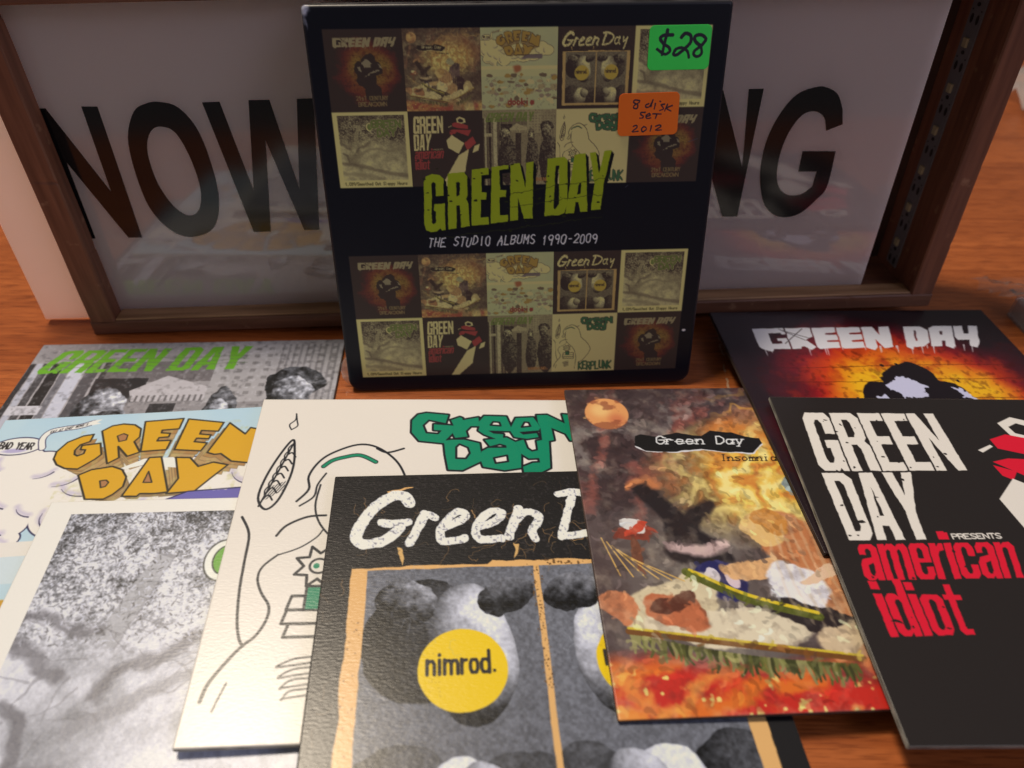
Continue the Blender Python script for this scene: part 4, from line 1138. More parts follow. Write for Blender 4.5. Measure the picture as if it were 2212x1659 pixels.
def clear_mat(name, tint, rough=.08, mixf=.25, milk=(.8, .78, .78)):
    """thin clear plastic"""
    m, nt, b = new_mat(name)
    b.inputs['Base Color'].default_value = milk + (1,)
    b.inputs['Roughness'].default_value = rough
    tr = nt.nodes.new('ShaderNodeBsdfTransparent')
    tr.inputs['Color'].default_value = tint + (1,)
    gl = nt.nodes.new('ShaderNodeBsdfGlossy')
    gl.inputs['Roughness'].default_value = rough
    no = nt.nodes.new('ShaderNodeTexNoise')
    no.inputs['Scale'].default_value = 90
    tc = nt.nodes.new('ShaderNodeTexCoord')
    nt.links.new(tc.outputs['Object'], no.inputs['Vector'])
    bp = nt.nodes.new('ShaderNodeBump')
    bp.inputs['Strength'].default_value = .5
    bp.inputs['Distance'].default_value = .001
    nt.links.new(no.outputs['Fac'], bp.inputs['Height'])
    nt.links.new(bp.outputs['Normal'], gl.inputs['Normal'])
    nt.links.new(bp.outputs['Normal'], b.inputs['Normal'])
    lw = nt.nodes.new('ShaderNodeLayerWeight')
    lw.inputs['Blend'].default_value = .5
    nt.links.new(bp.outputs['Normal'], lw.inputs['Normal'])
    pw = nt.nodes.new('ShaderNodeMath')
    pw.operation = 'POWER'
    pw.inputs[1].default_value = 3.0
    nt.links.new(lw.outputs['Facing'], pw.inputs[0])
    fr = nt.nodes.new('ShaderNodeMath')
    fr.operation = 'MULTIPLY_ADD'
    fr.inputs[1].default_value = .7
    fr.inputs[2].default_value = .05
    nt.links.new(pw.outputs[0], fr.inputs[0])
    m1 = nt.nodes.new('ShaderNodeMixShader')
    nt.links.new(fr.outputs[0], m1.inputs['Fac'])
    nt.links.new(tr.outputs['BSDF'], m1.inputs[1])
    nt.links.new(gl.outputs['BSDF'], m1.inputs[2])
    m2 = nt.nodes.new('ShaderNodeMixShader')
    m2.inputs['Fac'].default_value = mixf
    nt.links.new(m1.outputs['Shader'], m2.inputs[1])
    nt.links.new(b.outputs['BSDF'], m2.inputs[2])
    nt.links.new(m2.outputs['Shader'], nt.nodes['Material Output'].inputs['Surface'])
    return m


def table_mat():
    m, nt, b = new_mat('cherry_veneer')
    L = nt.links
    N = nt.nodes.new
    tc = N('ShaderNodeTexCoord')

    def noise(scale, st, detail, rot=0.05, dist=0.0):
        mp = N('ShaderNodeMapping')
        mp.inputs['Scale'].default_value = st
        mp.inputs['Rotation'].default_value = (0, 0, rot)
        L.new(tc.outputs['Object'], mp.inputs['Vector'])
        n = N('ShaderNodeTexNoise')
        n.inputs['Scale'].default_value = scale
        n.inputs['Detail'].default_value = detail
        n.inputs['Distortion'].default_value = dist
        L.new(mp.outputs['Vector'], n.inputs['Vector'])
        return n

    big = noise(9, (.35, 3.2, 1), 4, dist=.6)
    fine = noise(46, (.22, 8, 1), 6, dist=.3)
    pore = noise(420, (.22, 5, 1), 3)
    r1 = N('ShaderNodeValToRGB')
    e = r1.color_ramp.elements
    e[0].position, e[0].color = .30, (.335, .088, .022, 1)
    e[1].position, e[1].color = .72, (.54, .160, .042, 1)
    L.new(big.outputs['Fac'], r1.inputs['Fac'])
    r2 = N('ShaderNodeValToRGB')
    e = r2.color_ramp.elements
    e[0].position, e[0].color = .34, (.66, .56, .50, 1)
    e[1].position, e[1].color = .60, (1, 1, 1, 1)
    L.new(fine.outputs['Fac'], r2.inputs['Fac'])
    mx = N('ShaderNodeMix')
    mx.data_type = 'RGBA'
    mx.blend_type = 'MULTIPLY'
    mx.inputs['Factor'].default_value = .75
    L.new(r1.outputs['Color'], mx.inputs['A'])
    L.new(r2.outputs['Color'], mx.inputs['B'])
    r3 = N('ShaderNodeValToRGB')
    e = r3.color_ramp.elements
    e[0].position, e[0].color = .38, (.45, .36, .30, 1)
    e[1].position, e[1].color = .50, (1, 1, 1, 1)
    L.new(pore.outputs['Fac'], r3.inputs['Fac'])
    m2 = N('ShaderNodeMix')
    m2.data_type = 'RGBA'
    m2.blend_type = 'MULTIPLY'
    m2.inputs['Factor'].default_value = .75
    L.new(mx.outputs['Result'], m2.inputs['A'])
    L.new(r3.outputs['Color'], m2.inputs['B'])
    # a long pale scratch beside the box
    sx = N('ShaderNodeSeparateXYZ')
    wob = noise(160, (1, 1, 1), 4)
    L.new(tc.outputs['Object'], sx.inputs['Vector'])

    def math_(op, a, bb=None, c=None):
        n = N('ShaderNodeMath')
        n.operation = op
        for i, q in enumerate((a, bb, c)):
            if q is None:
                continue
            if isinstance(q, (int, float)):
                n.inputs[i].default_value = q
            else:
                L.new(q, n.inputs[i])
        return n.outputs[0]

    x = math_('SUBTRACT', sx.outputs['X'], math_('MULTIPLY_ADD', sx.outputs['Y'], .09, .0668))
    x = math_('ABSOLUTE', math_('SUBTRACT', x, math_('MULTIPLY', math_('SUBTRACT', wob.outputs['Fac'], .5), .006)))
    line = math_('LESS_THAN', x, .00042)
    ya = math_('LESS_THAN', math_('ABSOLUTE', math_('SUBTRACT', sx.outputs['Y'], .2425)), .024)
    br = math_('GREATER_THAN', noise(90, (1, 2, 1), 3).outputs['Fac'], .47)
    mask = math_('MULTIPLY', math_('MULTIPLY', line, ya), math_('MULTIPLY', br, .6))
    m3 = N('ShaderNodeMix')
    m3.data_type = 'RGBA'
    L.new(mask, m3.inputs['Factor'])
    L.new(m2.outputs['Result'], m3.inputs['A'])
    m3.inputs['B'].default_value = (.55, .42, .30, 1)
    L.new(m3.outputs['Result'], b.inputs['Base Color'])
    b.inputs['Roughness'].default_value = .36
    b.inputs['Specular IOR Level'].default_value = .45
    bp = N('ShaderNodeBump')
    bp.inputs['Strength'].default_value = .35
    bp.inputs['Distance'].default_value = .0003
    L.new(pore.outputs['Fac'], bp.inputs['Height'])
    L.new(bp.outputs['Normal'], b.inputs['Normal'])
    return m


def wood_mat(name, c0, c1, axis, rough=.5):
    m, nt, b = new_mat(name)
    tc = nt.nodes.new('ShaderNodeTexCoord')
    mp = nt.nodes.new('ShaderNodeMapping')
    st = [14.0, 14.0, 14.0]
    st[axis] = .9
    mp.inputs['Scale'].default_value = st
    nt.links.new(tc.outputs['Object'], mp.inputs['Vector'])
    no = nt.nodes.new('ShaderNodeTexNoise')
    no.inputs['Scale'].default_value = 26
    no.inputs['Detail'].default_value = 6
    nt.links.new(mp.outputs['Vector'], no.inputs['Vector'])
    rp = nt.nodes.new('ShaderNodeValToRGB')
    rp.color_ramp.elements[0].position = .32
    rp.color_ramp.elements[1].position = .70
    rp.color_ramp.elements[0].color = c0 + (1,)
    rp.color_ramp.elements[1].color = c1 + (1,)
    nt.links.new(no.outputs['Fac'], rp.inputs['Fac'])
    ge = nt.nodes.new('ShaderNodeNewGeometry')
    wn = nt.nodes.new('ShaderNodeTexNoise')
    wn.inputs['Scale'].default_value = 130
    wn.inputs['Detail'].default_value = 6
    nt.links.new(tc.outputs['Object'], wn.inputs['Vector'])
    pr = nt.nodes.new('ShaderNodeMapRange')
    pr.inputs['From Min'].default_value = .53
    pr.inputs['From Max'].default_value = .60
    nt.links.new(ge.outputs['Pointiness'], pr.inputs['Value'])
    wr_ = nt.nodes.new('ShaderNodeMapRange')
    wr_.inputs['From Min'].default_value = .64
    wr_.inputs['From Max'].default_value = .72
    nt.links.new(wn.outputs['Fac'], wr_.inputs['Value'])
    ml = nt.nodes.new('ShaderNodeMath')
    ml.operation = 'MULTIPLY'
    nt.links.new(pr.outputs['Result'], ml.inputs[0])
    nt.links.new(wr_.outputs['Result'], ml.inputs[1])
    mw = nt.nodes.new('ShaderNodeMix')
    mw.data_type = 'RGBA'
    nt.links.new(ml.outputs[0], mw.inputs['Factor'])
    nt.links.new(rp.outputs['Color'], mw.inputs['A'])
    mw.inputs['B'].default_value = (.46, .27, .16, 1)
    nt.links.new(mw.outputs['Result'], b.inputs['Base Color'])
    b.inputs['Roughness'].default_value = rough
    bp = nt.nodes.new('ShaderNodeBump')
    bp.inputs['Strength'].default_value = .5
    bp.inputs['Distance'].default_value = .0004
    nt.links.new(no.outputs['Fac'], bp.inputs['Height'])
    nt.links.new(bp.outputs['Normal'], b.inputs['Normal'])
    return m


# ------------------------------------------------------------------ objects
def tag(o, label=None, cat=None, group=None, kind=None):
    for k, v in (('label', label), ('category', cat), ('group', group), ('kind', kind)):
        if v:
            o[k] = v
    return o


def link(name, me, parent=None, mat=None):
    o = bpy.data.objects.new(name, me)
    COL.objects.link(o)
    if mat:
        me.materials.append(mat)
    if parent:
        o.parent = parent
    return o


def empty(name, mw):
    o = bpy.data.objects.new(name, None)
    COL.objects.link(o)
    o.empty_display_size = .02
    o.matrix_world = mw
    return o


def frame(o, ex, ey):
    ex = Vector(ex).normalized()
    ey = Vector(ey)
    ey = (ey - ex * ey.dot(ex)).normalized()
    ez = ex.cross(ey)
    return Matrix(((ex.x, ey.x, ez.x, o[0]), (ex.y, ey.y, ez.y, o[1]), (ex.z, ey.z, ez.z, o[2]), (0, 0, 0, 1)))


def sheet(name, alb, W, H, th, edge, r=.0004, corner=0.0, warp=0.0, seed=0, corners=(1, 1, 1, 1), curl=0.0):
    """a printed card W x H in its own x (right) and y (up), centred, top at z = 0, its ink in a colour layer; rounded rim, real thickness"""
    n, m = alb.shape[:2]
    x = (np.arange(m) / (m - 1) - .5) * (W - 2 * r)
    y = (.5 - np.arange(n) / (n - 1)) * (H - 2 * r)
    Y, X = np.meshgrid(y, x, indexing='ij')
    X, Y = X.copy(), Y.copy()
    hx, hy = W / 2 - r, H / 2 - r
    NX, NY = np.zeros_like(X), np.zeros_like(Y)
    if corner:
        for k, (sx, sy) in enumerate(((-1, 1), (1, 1), (1, -1), (-1, -1))):
            if not corners[k]:
                continue
            R = corner * corners[k]
            cx, cy = sx * (hx - R), sy * (hy - R)
            qx, qy = (X - cx) * sx, (Y - cy) * sy
            inn = (qx > 0) & (qy > 0)
            big = np.maximum(qx, qy)
            rad = np.sqrt(qx ** 2 + qy ** 2) + 1e-12
            s = np.where(inn, big / rad, 1.0)
            X = np.where(inn, cx + sx * qx * s, X)
            Y = np.where(inn, cy + sy * qy * s, Y)
    rng = np.random.RandomState(seed + 40)
    p1, p2 = rng.uniform(0, 6.28, 2)
    wz = lambda a, b: warp * (np.sin(a * 31 + p1) * np.cos(b * 27 + p2) + .5 * np.sin(a * 53 - b * 41 + p2))
    Z = wz(X, Y)
    if curl:
        Z = Z + curl * np.clip((X / hx - Y / hy) * .5 + (np.abs(X / hx) - .6), 0, 1.4) ** 2 + curl * .5 * np.clip(Y / hy - .55, 0, 1) ** 2
    idx = np.arange(n * m).reshape(n, m)
    ring = np.concatenate([idx[0, :-1], idx[:-1, -1], idx[-1, :0:-1], idx[:0:-1, 0]])
    co = np.stack([X, Y, Z], -1).reshape(-1, 3)
    col = alb.reshape(-1, 3)
    rc = co[ring]
    d = np.roll(rc, -1, 0) - np.roll(rc, 1, 0)
    nx, ny = -d[:, 1], d[:, 0]
    L = np.sqrt(nx ** 2 + ny ** 2) + 1e-12
    nx, ny = nx / L, ny / L
    out = np.sign((nx * rc[:, 0] + ny * rc[:, 1]))
    nx, ny = nx * out, ny * out
    loops, cols = [], []
    e = np.array(edge, np.float32)
    for ang in (45, 90):
        t = math.radians(ang)
        loops.append(np.stack([rc[:, 0] + nx * r * math.sin(t), rc[:, 1] + ny * r * math.sin(t), rc[:, 2] - r * (1 - math.cos(t))], -1))
        cols.append(col[ring] * .6 + e * .4 if ang == 45 else np.tile(e, (len(ring), 1)))
    wob = (rng.rand(len(ring)) - .5) * .00006
    loops.append(loops[-1] + np.stack([wob, wob, np.full_like(wob, -(th - r))], -1))
    cols.append(np.tile(e, (len(ring), 1)))
    wear = np.clip(np.interp(np.arange(len(ring)), np.linspace(0, len(ring), 160), rng.rand(160)) * 1.5 - .1, .2, 1.6)[:, None]
    cols[1] = np.clip(cols[1] * wear, 0, .9)
    allc = np.concatenate([co] + loops)
    allk = np.concatenate([col] + cols)
    f = np.stack([idx[:-1, :-1], idx[1:, :-1], idx[1:, 1:], idx[:-1, 1:]], -1).reshape(-1, 4)
    k = len(ring)
    prev = ring
    quads = [f]
    for li in range(3):
        cur = n * m + li * k + np.arange(k)
        quads.append(np.stack([prev, np.roll(prev, -1), np.roll(cur, -1), cur], -1))
        prev = cur
    quads = np.concatenate(quads)
    nq = len(quads)
    me = bpy.data.meshes.new(name)
    me.vertices.add(len(allc))
    me.vertices.foreach_set('co', allc.astype(np.float32).ravel())
    me.loops.add(nq * 4 + k)
    lv = np.concatenate([quads.ravel(), prev[::-1]]).astype(np.int32)
    me.loops.foreach_set('vertex_index', lv)
    me.polygons.add(nq + 1)
    ls = np.concatenate([np.arange(nq) * 4, [nq * 4]]).astype(np.int32)
    me.polygons.foreach_set('loop_start', ls)
    at = me.color_attributes.new('ink', 'FLOAT_COLOR', 'POINT')
    rgba = np.ones((len(allc), 4), np.float32)
    rgba[:, :3] = allk
    at.data.foreach_set('color', rgba.ravel())
    me.update(calc_edges=True)
    me.validate()
    me.polygons.foreach_set('use_smooth', np.array([1] * nq + [0], dtype=bool))
    return me


def hull(bm, pts_lo, pts_hi):
    """closed prism between two matching rings"""
    a = [bm.verts.new(p) for p in pts_lo]
    b = [bm.verts.new(p) for p in pts_hi]
    n = len(a)
    bm.faces.new(a[::-1])
    bm.faces.new(b)
    for i in range(n):
        bm.faces.new((a[i], a[(i + 1) % n], b[(i + 1) % n], b[i]))


def beam(bm, lo, hi, axis, n=24, jit=0.0, seed=0, bev=.0006):
    """a wooden bar with softened, slightly chipped edges, running along one axis"""
    rng = random.Random(seed)
    o = [i for i in range(3) if i != axis]
    prof = []
    a0, a1, b0, b1 = lo[o[0]], hi[o[0]], lo[o[1]], hi[o[1]]
    for (x, y) in ((a0 + bev, b0), (a1 - bev, b0), (a1, b0 + bev), (a1, b1 - bev), (a1 - bev, b1), (a0 + bev, b1), (a0, b1 - bev), (a0, b0 + bev)):
        prof.append((x, y))
    ca, cb = (a0 + a1) / 2, (b0 + b1) / 2
    rings = []
    knots = [[rng.random() for _ in range(9)] for _ in prof]
    chip = [0.0] * len(prof)
    for i in range(n + 1):
        t = lo[axis] + (hi[axis] - lo[axis]) * i / n
        ring = []
        for pi, (x, y) in enumerate(prof):
            q = i / n * 7.99
            kk = knots[pi]
            k = jit * .35 * (kk[int(q)] * (1 - q % 1) + kk[int(q) + 1] * (q % 1))
            chip[pi] = chip[pi] * .45 + (jit * rng.uniform(.5, 1.6) if rng.random() < .012 else 0)
            k = 0 if i in (0, n) or not jit else k + chip[pi]
            p = [0, 0, 0]
            p[axis] = t
            p[o[0]] = x + (k if x < ca else -k)
            p[o[1]] = y + (k if y < cb else -k)
            ring.append(bm.verts.new(p))
        rings.append(ring)
    m = len(prof)
    for i in range(n):
        for j in range(m):
            bm.faces.new((rings[i][j], rings[i][(j + 1) % m], rings[i + 1][(j + 1) % m], rings[i + 1][j]))
    bm.faces.new(rings[0][::-1])
    bm.faces.new(rings[-1])
    bmesh.ops.recalc_face_normals(bm, faces=bm.faces)


def bm_obj(name, bm, mat, parent=None, shade=False):
    me = bpy.data.meshes.new(name)
    bmesh.ops.recalc_face_normals(bm, faces=bm.faces)
    bm.to_mesh(me)
    bm.free()
    if shade:
        for p in me.polygons:
            p.use_smooth = True
    return link(name, me, parent, mat)


# ------------------------------------------------------------------ the table
bm = bmesh.new()
hull(bm, [(-1.0, -.03, -.035), (1.0, -.03, -.035), (1.0, 1.1, -.035), (-1.0, 1.1, -.035)], [(-1.0, -.03, 0), (1.0, -.03, 0), (1.0, 1.1, 0), (-1.0, 1.1, 0)])
tag(bm_obj('table', bm, table_mat()), kind='structure')

# ------------------------------------------------------------------ the lightbox sign
SO = Vector((-.17903, .24833, 0))
S1 = Vector((.99842883, .05223207, .02028994))
S2 = Vector((-.02338767, .05939595, .99796049))
S3 = S1.cross(S2)
sign = empty('lightbox_sign', frame(SO, S1, S2))      # own axes: x along, y up, -z into the box
tag(sign, 'dark wooden lightbox sign with NOW in black letters on a grey panel, behind the box', 'sign')
SW, SH, SD = .3628, .140, .036
LB, LS, RS, TB = .0065, .0105, .0097, .012
fr_m = wood_mat('frame_wood', (.120, .048, .028), (.225, .098, .056), 0, .5)
fr_v = wood_mat('frame_wood_upright', (.135, .050, .028), (.245, .098, .054), 1, .5)
bm = bmesh.new(); beam(bm, (0, 0, -SD), (SW, LB, 0), 0, 160, .0002, 1); bm_obj('rail', bm, fr_m, sign)
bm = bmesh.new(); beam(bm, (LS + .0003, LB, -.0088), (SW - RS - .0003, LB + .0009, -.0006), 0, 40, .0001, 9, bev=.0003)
bm_obj('ledge', bm, wood_mat('lit_ledge_wood', (.26, .135, .060), (.50, .29, .15), 0, .55), sign)  # added paler strip, light falling on the ledge put into its colour
bm = bmesh.new(); beam(bm, (0, SH - TB, -SD), (SW, SH, 0), 0, 160, .0002, 2); bm_obj('rail', bm, fr_m, sign)
bm = bmesh.new()
beam(bm, (0, LB, -.0084), (LS, SH - TB, 0), 1, 110, .00045, 3)
beam(bm, (0, LB, -SD), (LS, SH - TB, -.0124), 1, 12, 0, 4)
bm_obj('stile', bm, fr_v, sign)
bm = bmesh.new(); beam(bm, (SW - RS, LB, -SD), (SW, SH - TB, 0), 1, 110, .00045, 5); bm_obj('stile', bm, fr_v, sign)
bm = bmesh.new()
beam(bm, (LS + .0002, LB + .0002, -SD), (SW - RS - .0002, SH - TB - .0002, -SD + .002), 0, 4, 0, 6)
bm_obj('back_board', bm, plain('back_board', (.05, .022, .013), .6, .2, 60, var=.2), sign)
# panel slid out to the left through the slot
pan_m, nt, b = new_mat('milky_acrylic')
b.inputs['Roughness'].default_value = .04
b.inputs['Specular IOR Level'].default_value = .8
no = nt.nodes.new('ShaderNodeTexNoise'); no.inputs['Scale'].default_value = 14
tc = nt.nodes.new('ShaderNodeTexCoord'); nt.links.new(tc.outputs['Object'], no.inputs['Vector'])
mx = nt.nodes.new('ShaderNodeMix'); mx.data_type = 'RGBA'
mx.inputs['A'].default_value = (.185, .180, .190, 1); mx.inputs['B'].default_value = (.225, .215, .220, 1)
nt.links.new(no.outputs['Fac'], mx.inputs['Factor']); nt.links.new(mx.outputs['Result'], b.inputs['Base Color'])
tl = nt.nodes.new('ShaderNodeBsdfTranslucent'); tl.inputs['Color'].default_value = (.95, .90, .86, 1)
ad = nt.nodes.new('ShaderNodeAddShader')
nt.links.new(b.outputs['BSDF'], ad.inputs[0]); nt.links.new(tl.outputs['BSDF'], ad.inputs[1])
nt.links.new(ad.outputs['Shader'], nt.nodes['Material Output'].inputs['Surface'])
PZ = -.00914
bm = bmesh.new(); beam(bm, (-.0238, .0030, PZ - .0028), (.3346, SH - .004, PZ), 0, 2, 0, 7, bev=.0003)
bm_obj('panel', bm, pan_m, sign)
let_m = plain('black_vinyl', (.006, .006, .007), .12, 0, 60)


def letter(out, hole=None):
    bm = bmesh.new()
    z = PZ + .0002
    vs = []
    es = []
    for ring in ([out] + ([hole] if hole else [])):
        v = [bm.verts.new((x, y, z)) for x, y in ring]
        es += [bm.edges.new((v[i], v[(i + 1) % len(v)])) for i in range(len(v))]
    bmesh.ops.triangle_fill(bm, use_beauty=True, use_dissolve=False, edges=es)
    for f in bm.faces:
        if f.normal.z < 0:
            f.normal_flip()
    r = bmesh.ops.extrude_face_region(bm, geom=list(bm.faces))
    for v in [g for g in r['geom'] if isinstance(g, bmesh.types.BMVert)]:
        v.co.z -= .00015
    return bm_obj('letter', bm, let_m, sign)


l = TR['L']
letter(l['N']); letter(smooth(l['O'], True), smooth(l['Oh'], True)); letter(l['W']); letter(l['N2']); letter(l['G'][:1] + smooth(l['G'][1:17]) + l['G'][17:19] + l['G'][19:20] + smooth(l['G'][20:]))
# LED tape inside the right stile
XI = SW - RS
tape_m = plain('led_tape', (.16, .15, .16), .45, .2, 200, var=.15)
dark_m = plain('tape_slot', (.012, .010, .010), .5)
bm = bmesh.new()
hull(bm, [(XI - .0006, .010, -.0257), (XI - .0001, .010, -.0257), (XI - .0001, .127, -.0257), (XI - .0006, .127, -.0257)],
     [(XI - .0006, .010, -.0171), (XI - .0001, .010, -.0171), (XI - .0001, .127, -.0171), (XI - .0006, .127, -.0171)])
nf = len(bm.faces)
PITCH = .0166


def oval(bm, y, z, ry, rz, x):
    v = [bm.verts.new((x, y + ry * math.cos(t * math.pi / 6), z + rz * math.sin(t * math.pi / 6))) for t in range(12)]
    w = [bm.verts.new((x + .0003, q.co.y, q.co.z)) for q in v]
    fs = [bm.faces.new(v)]
    for i in range(12):
        fs.append(bm.faces.new((v[i], v[(i + 1) % 12], w[(i + 1) % 12], w[i])))
    for f in fs:
        f.material_index = 1


for k in range(8):
    y = .0125 + k * PITCH
    oval(bm, y, -.0233, .0017, .0009, XI - .0007)
    oval(bm, y, -.0195, .0017, .0009, XI - .0007)
    oval(bm, y + .0050, -.0215, .0007, .0010, XI - .0008)
    for dz in (-.0243, -.0185):
        oval(bm, y + .0030, dz, .0003, .0004, XI - .0007)
tape = bm_obj('light_strip', bm, tape_m, sign)
tape.data.materials.append(dark_m)
led_m = plain('led_chip', (.42, .36, .22), .35, 0, 300, var=.2)
for k in range(7):
    y = .0125 + k * PITCH + .0086
    bm = bmesh.new()
    beam(bm, (XI - .0016, y - .0016, -.0228), (XI - .0006, y + .0016, -.0200), 1, 2, 0, k, bev=.0002)
    bm_obj('led_chip', bm, led_m, tape)

# ------------------------------------------------------------------ the boxed set
BO = Vector((-.05889489, .21537498, .00600241))
B1 = Vector((.99835997, .05676536, .00742033))
B2 = Vector((-.02020527, .22811458, .97342462))
TILE, GAPV = .0249089, .0245797
BX0, BX1, BY0, BY1 = -.0050, .1297, -.0056, .1303
BW, BH, BT = BX1 - BX0, BY1 - BY0, .0195
root_b = empty('boxed_set', frame(BO + B1 * ((BX0 + BX1) / 2) + B2 * ((BY0 + BY1) / 2), B1, B2))
tag(root_b, 'black upright boxed set printed with rows of small covers, wearing green and orange stickers', 'box')
bxp = lambda x, y: (x - BX0, BY1 - y)          # box coordinates -> print u, v
P = Print(1180, BW, BH, c8(13, 13, 17), seed=31)


def sepia(a):
    lo, hi = np.array(c8(52, 40, 31)), np.array(c8(172, 150, 84))
    g = a.mean(-1, keepdims=True)
    a = a * .52 + g * .48
    return lo + (hi - lo) * np.clip((a - .16) / (np.array(PAPER) - .16), 0, 1.05)


tn = 236
tiles = {}
for k, fn in COVERS.items():
    T_ = fn(tn)
    tiles[k] = sepia(T_.a * (.72 if k == 'C' else 1.0) + (.06 if k == 'I' else 0))
rows = ['CIDNT', 'TAWKC']
for band in (0, 1):
    ytop = 4 * TILE + GAPV if band == 0 else 2 * TILE
    for r_, row in enumerate(rows):
        for c_, k in enumerate(row):
            u0, v0 = bxp(c_ * TILE, ytop - r_ * TILE)
            x0, y0 = int(round(u0 / P.px)), int(round(v0 / P.px))
            x1, y1 = int(round((u0 + TILE) / P.px)), int(round((v0 + TILE) / P.px))
            yi = np.minimum((np.arange(y1 - y0) * tn / (y1 - y0)).astype(int), tn - 1)
            xi = np.minimum((np.arange(x1 - x0) * tn / (x1 - x0)).astype(int), tn - 1)
            P.a[y0:y1, x0:x1] = tiles[k][yi][:, xi]
tb = {k: [bxp(*q) for q in v] for k, v in TR['B'].items()}
names = [('G', ()), ('R', ('Rh',)), ('E', ()), ('E2', ()), ('N', ()), ('D', ('Dh',)), ('A', ('Ah',)), ('Y', ())]
ox, oy = tb['off'][1][0] - tb['off'][0][0], tb['off'][1][1] - tb['off'][0][1]
for s in (.33, .66, 1.0):
    for nm, hs in names:
        P.poly([(x + ox * s, y + oy * s) for x, y in tb[nm]], c8(12, 12, 14), [[(x + ox * s, y + oy * s) for x, y in tb[h]] for h in hs])
for nm, hs in names:
    P.poly(tb[nm], c8(122, 128, 22), [tb[h] for h in hs], rough=(.00018, 110, 3))
for (a, b_) in (((.030, .0555), (.0915, .0625)), ((.0595, .0715), (.0945, .0765)), ((.0595, .0665), (.091, .0705))):
    P.stroke([bxp(*a), bxp(*b_)], .00022, c8(40, 42, 14), a=.8, rough=(.0008, 60, 3))
lo, hi = bxp(.029, .082), bxp(.092, .058)
scuffs(P, 34, lo, hi, .0005, c8(30, 32, 12), 11, stretch=2.0)
s0, s1, s2 = [np.array(q) for q in tb['sub']]
pen_text(P, 'THE STUDIO ALBUMS 1990-2009', s0, s1 - s0, (s2 - s0) * np.array([1, 1.0]) + np.array([.0004, 0]), .00042, c8(176, 168, 160), fill=.64, wobble=.15, rough=(.0004, 40, 2))
P.blob(.0006, .0006, .0016, .0022, c8(170, 164, 160), .7, .8, rough=(.0008, 60, 3))
P.blob(.0004, .004, .0006, .003, c8(120, 116, 114), .7, .6, rough=(.0008, 60, 3))
nk = bxp(.1262, .0168)
P.blob(nk[0], nk[1], .0009, .0006, c8(190, 180, 170), .4)
for a, b_ in (((.1205, .088), (.1235, .089)), ((.0995, .0728), (.1005, .0735))):
    P.stroke([bxp(*a), bxp(*b_)], .00018, c8(60, 58, 60))


def half(a):
    h, w = a.shape[0] // 2 * 2, a.shape[1] // 2 * 2
    a = a[:h, :w]
    return (a[0::2, 0::2] + a[1::2, 0::2] + a[0::2, 1::2] + a[1::2, 1::2]) / 4


BOXGAIN = 2.2
alb = np.clip(lin(half(P.a)) / WHITE_LIN * .80 * BOXGAIN, .004, .85)
box_m = ink_mat('box_print', .34, .28, .12, .10)
me = sheet('box', alb, BW, BH, BT, (.045, .045, .050), r=.0010, corner=.0042, corners=(.12, .12, 1, 1))
link('box', me, root_b, box_m)


def sticker(name, quad, col, marks, w, label, z):
    q = [np.array(p) for p in quad]
    c = sum(q) / 4
    ex = (q[1] - q[0] + q[2] - q[3]) / 2
    ey = (q[0] - q[3] + q[1] - q[2]) / 2
    W, H = float(np.hypot(*ex)), float(np.hypot(*ey))
    ex /= W
    ey = np.array([-ex[1], ex[0]])
    P = Print(int(150 * H / .0135) * 2, W, H, col, seed=3)
    P.wash((P.noise(40, 3, 1) - .5) * .35, tuple(np.array(col) * .75))
    loc = lambda p: (float((np.array(p) - c) @ ex) + W / 2, H / 2 - float((np.array(p) - c) @ ey))
    for m in marks:
        P.stroke(smooth([loc(p) for p in m], k=6), (w * 1.1, w * .85), c8(18, 16, 20), rough=(.00010, 60, 3))
    a = np.clip(lin(half(P.a)) / WHITE_LIN * .80 * BOXGAIN * 2.0, .004, .94)
    me = sheet(name, a, W, H, .00016, tuple(np.clip(lin(col) / WHITE_LIN * 1.1, 0, .9)), r=.00006, corner=.0016, curl=.00007)
    o = link(name, me, root_b, ink_mat(name + '_paper', .55, .35, .15, .08))
    cx, cy = c - np.array([(BX0 + BX1) / 2, (BY0 + BY1) / 2])
    o.matrix_local = Matrix.Translation((cx, cy, z)) @ Matrix.Rotation(math.atan2(ex[1], ex[0]), 4, 'Z')
    o['label'] = label
    return o


ts = TR['S']
sticker('price_sticker', ts['g'], c8(33, 136, 40), [ts['d1'], ts['d2'], ts['t'], ts['e']],   .00100, 'green sticker handwritten $28', .00022)
sticker('note_sticker', ts['o'], c8(236, 58, 8), [ts[k] for k in ('o8', 'od', 'od2', 'oi', 'oi2', 'os', 'ok', 'ok2', 'oS', 'oe', 'oT', 'oT2', 'a2', 'a0', 'a1', 'b2')], .00050, 'orange sticker handwritten 8 disk set 2012', .00042)
# crinkled clear seal sticking out at the lower left corner
bm = bmesh.new()
rng = random.Random(4)
grid = []
for i in range(9):
    row = []
    for j in range(6):
        t = -math.pi / 2 + math.pi * i / 8
        rr = .0078 * j / 5
        row.append(bm.verts.new((-BW / 2 + .004 - rr * math.cos(t) * .95, -BH / 2 + .0075 + rr * math.sin(t), -.004 + rng.uniform(-.0006, .0006))))
    grid.append(row)
for i in range(8):
    for j in range(5):
        if j == 0:
            continue
        bm.faces.new((grid[i][j], grid[i + 1][j], grid[i + 1][j + 1], grid[i][j + 1]))
bmesh.ops.remove_doubles(bm, verts=bm.verts, dist=1e-6)
o = bm_obj('clear_seal', bm, clear_mat('seal_film', (.92, .92, .92), .2, .38), root_b)

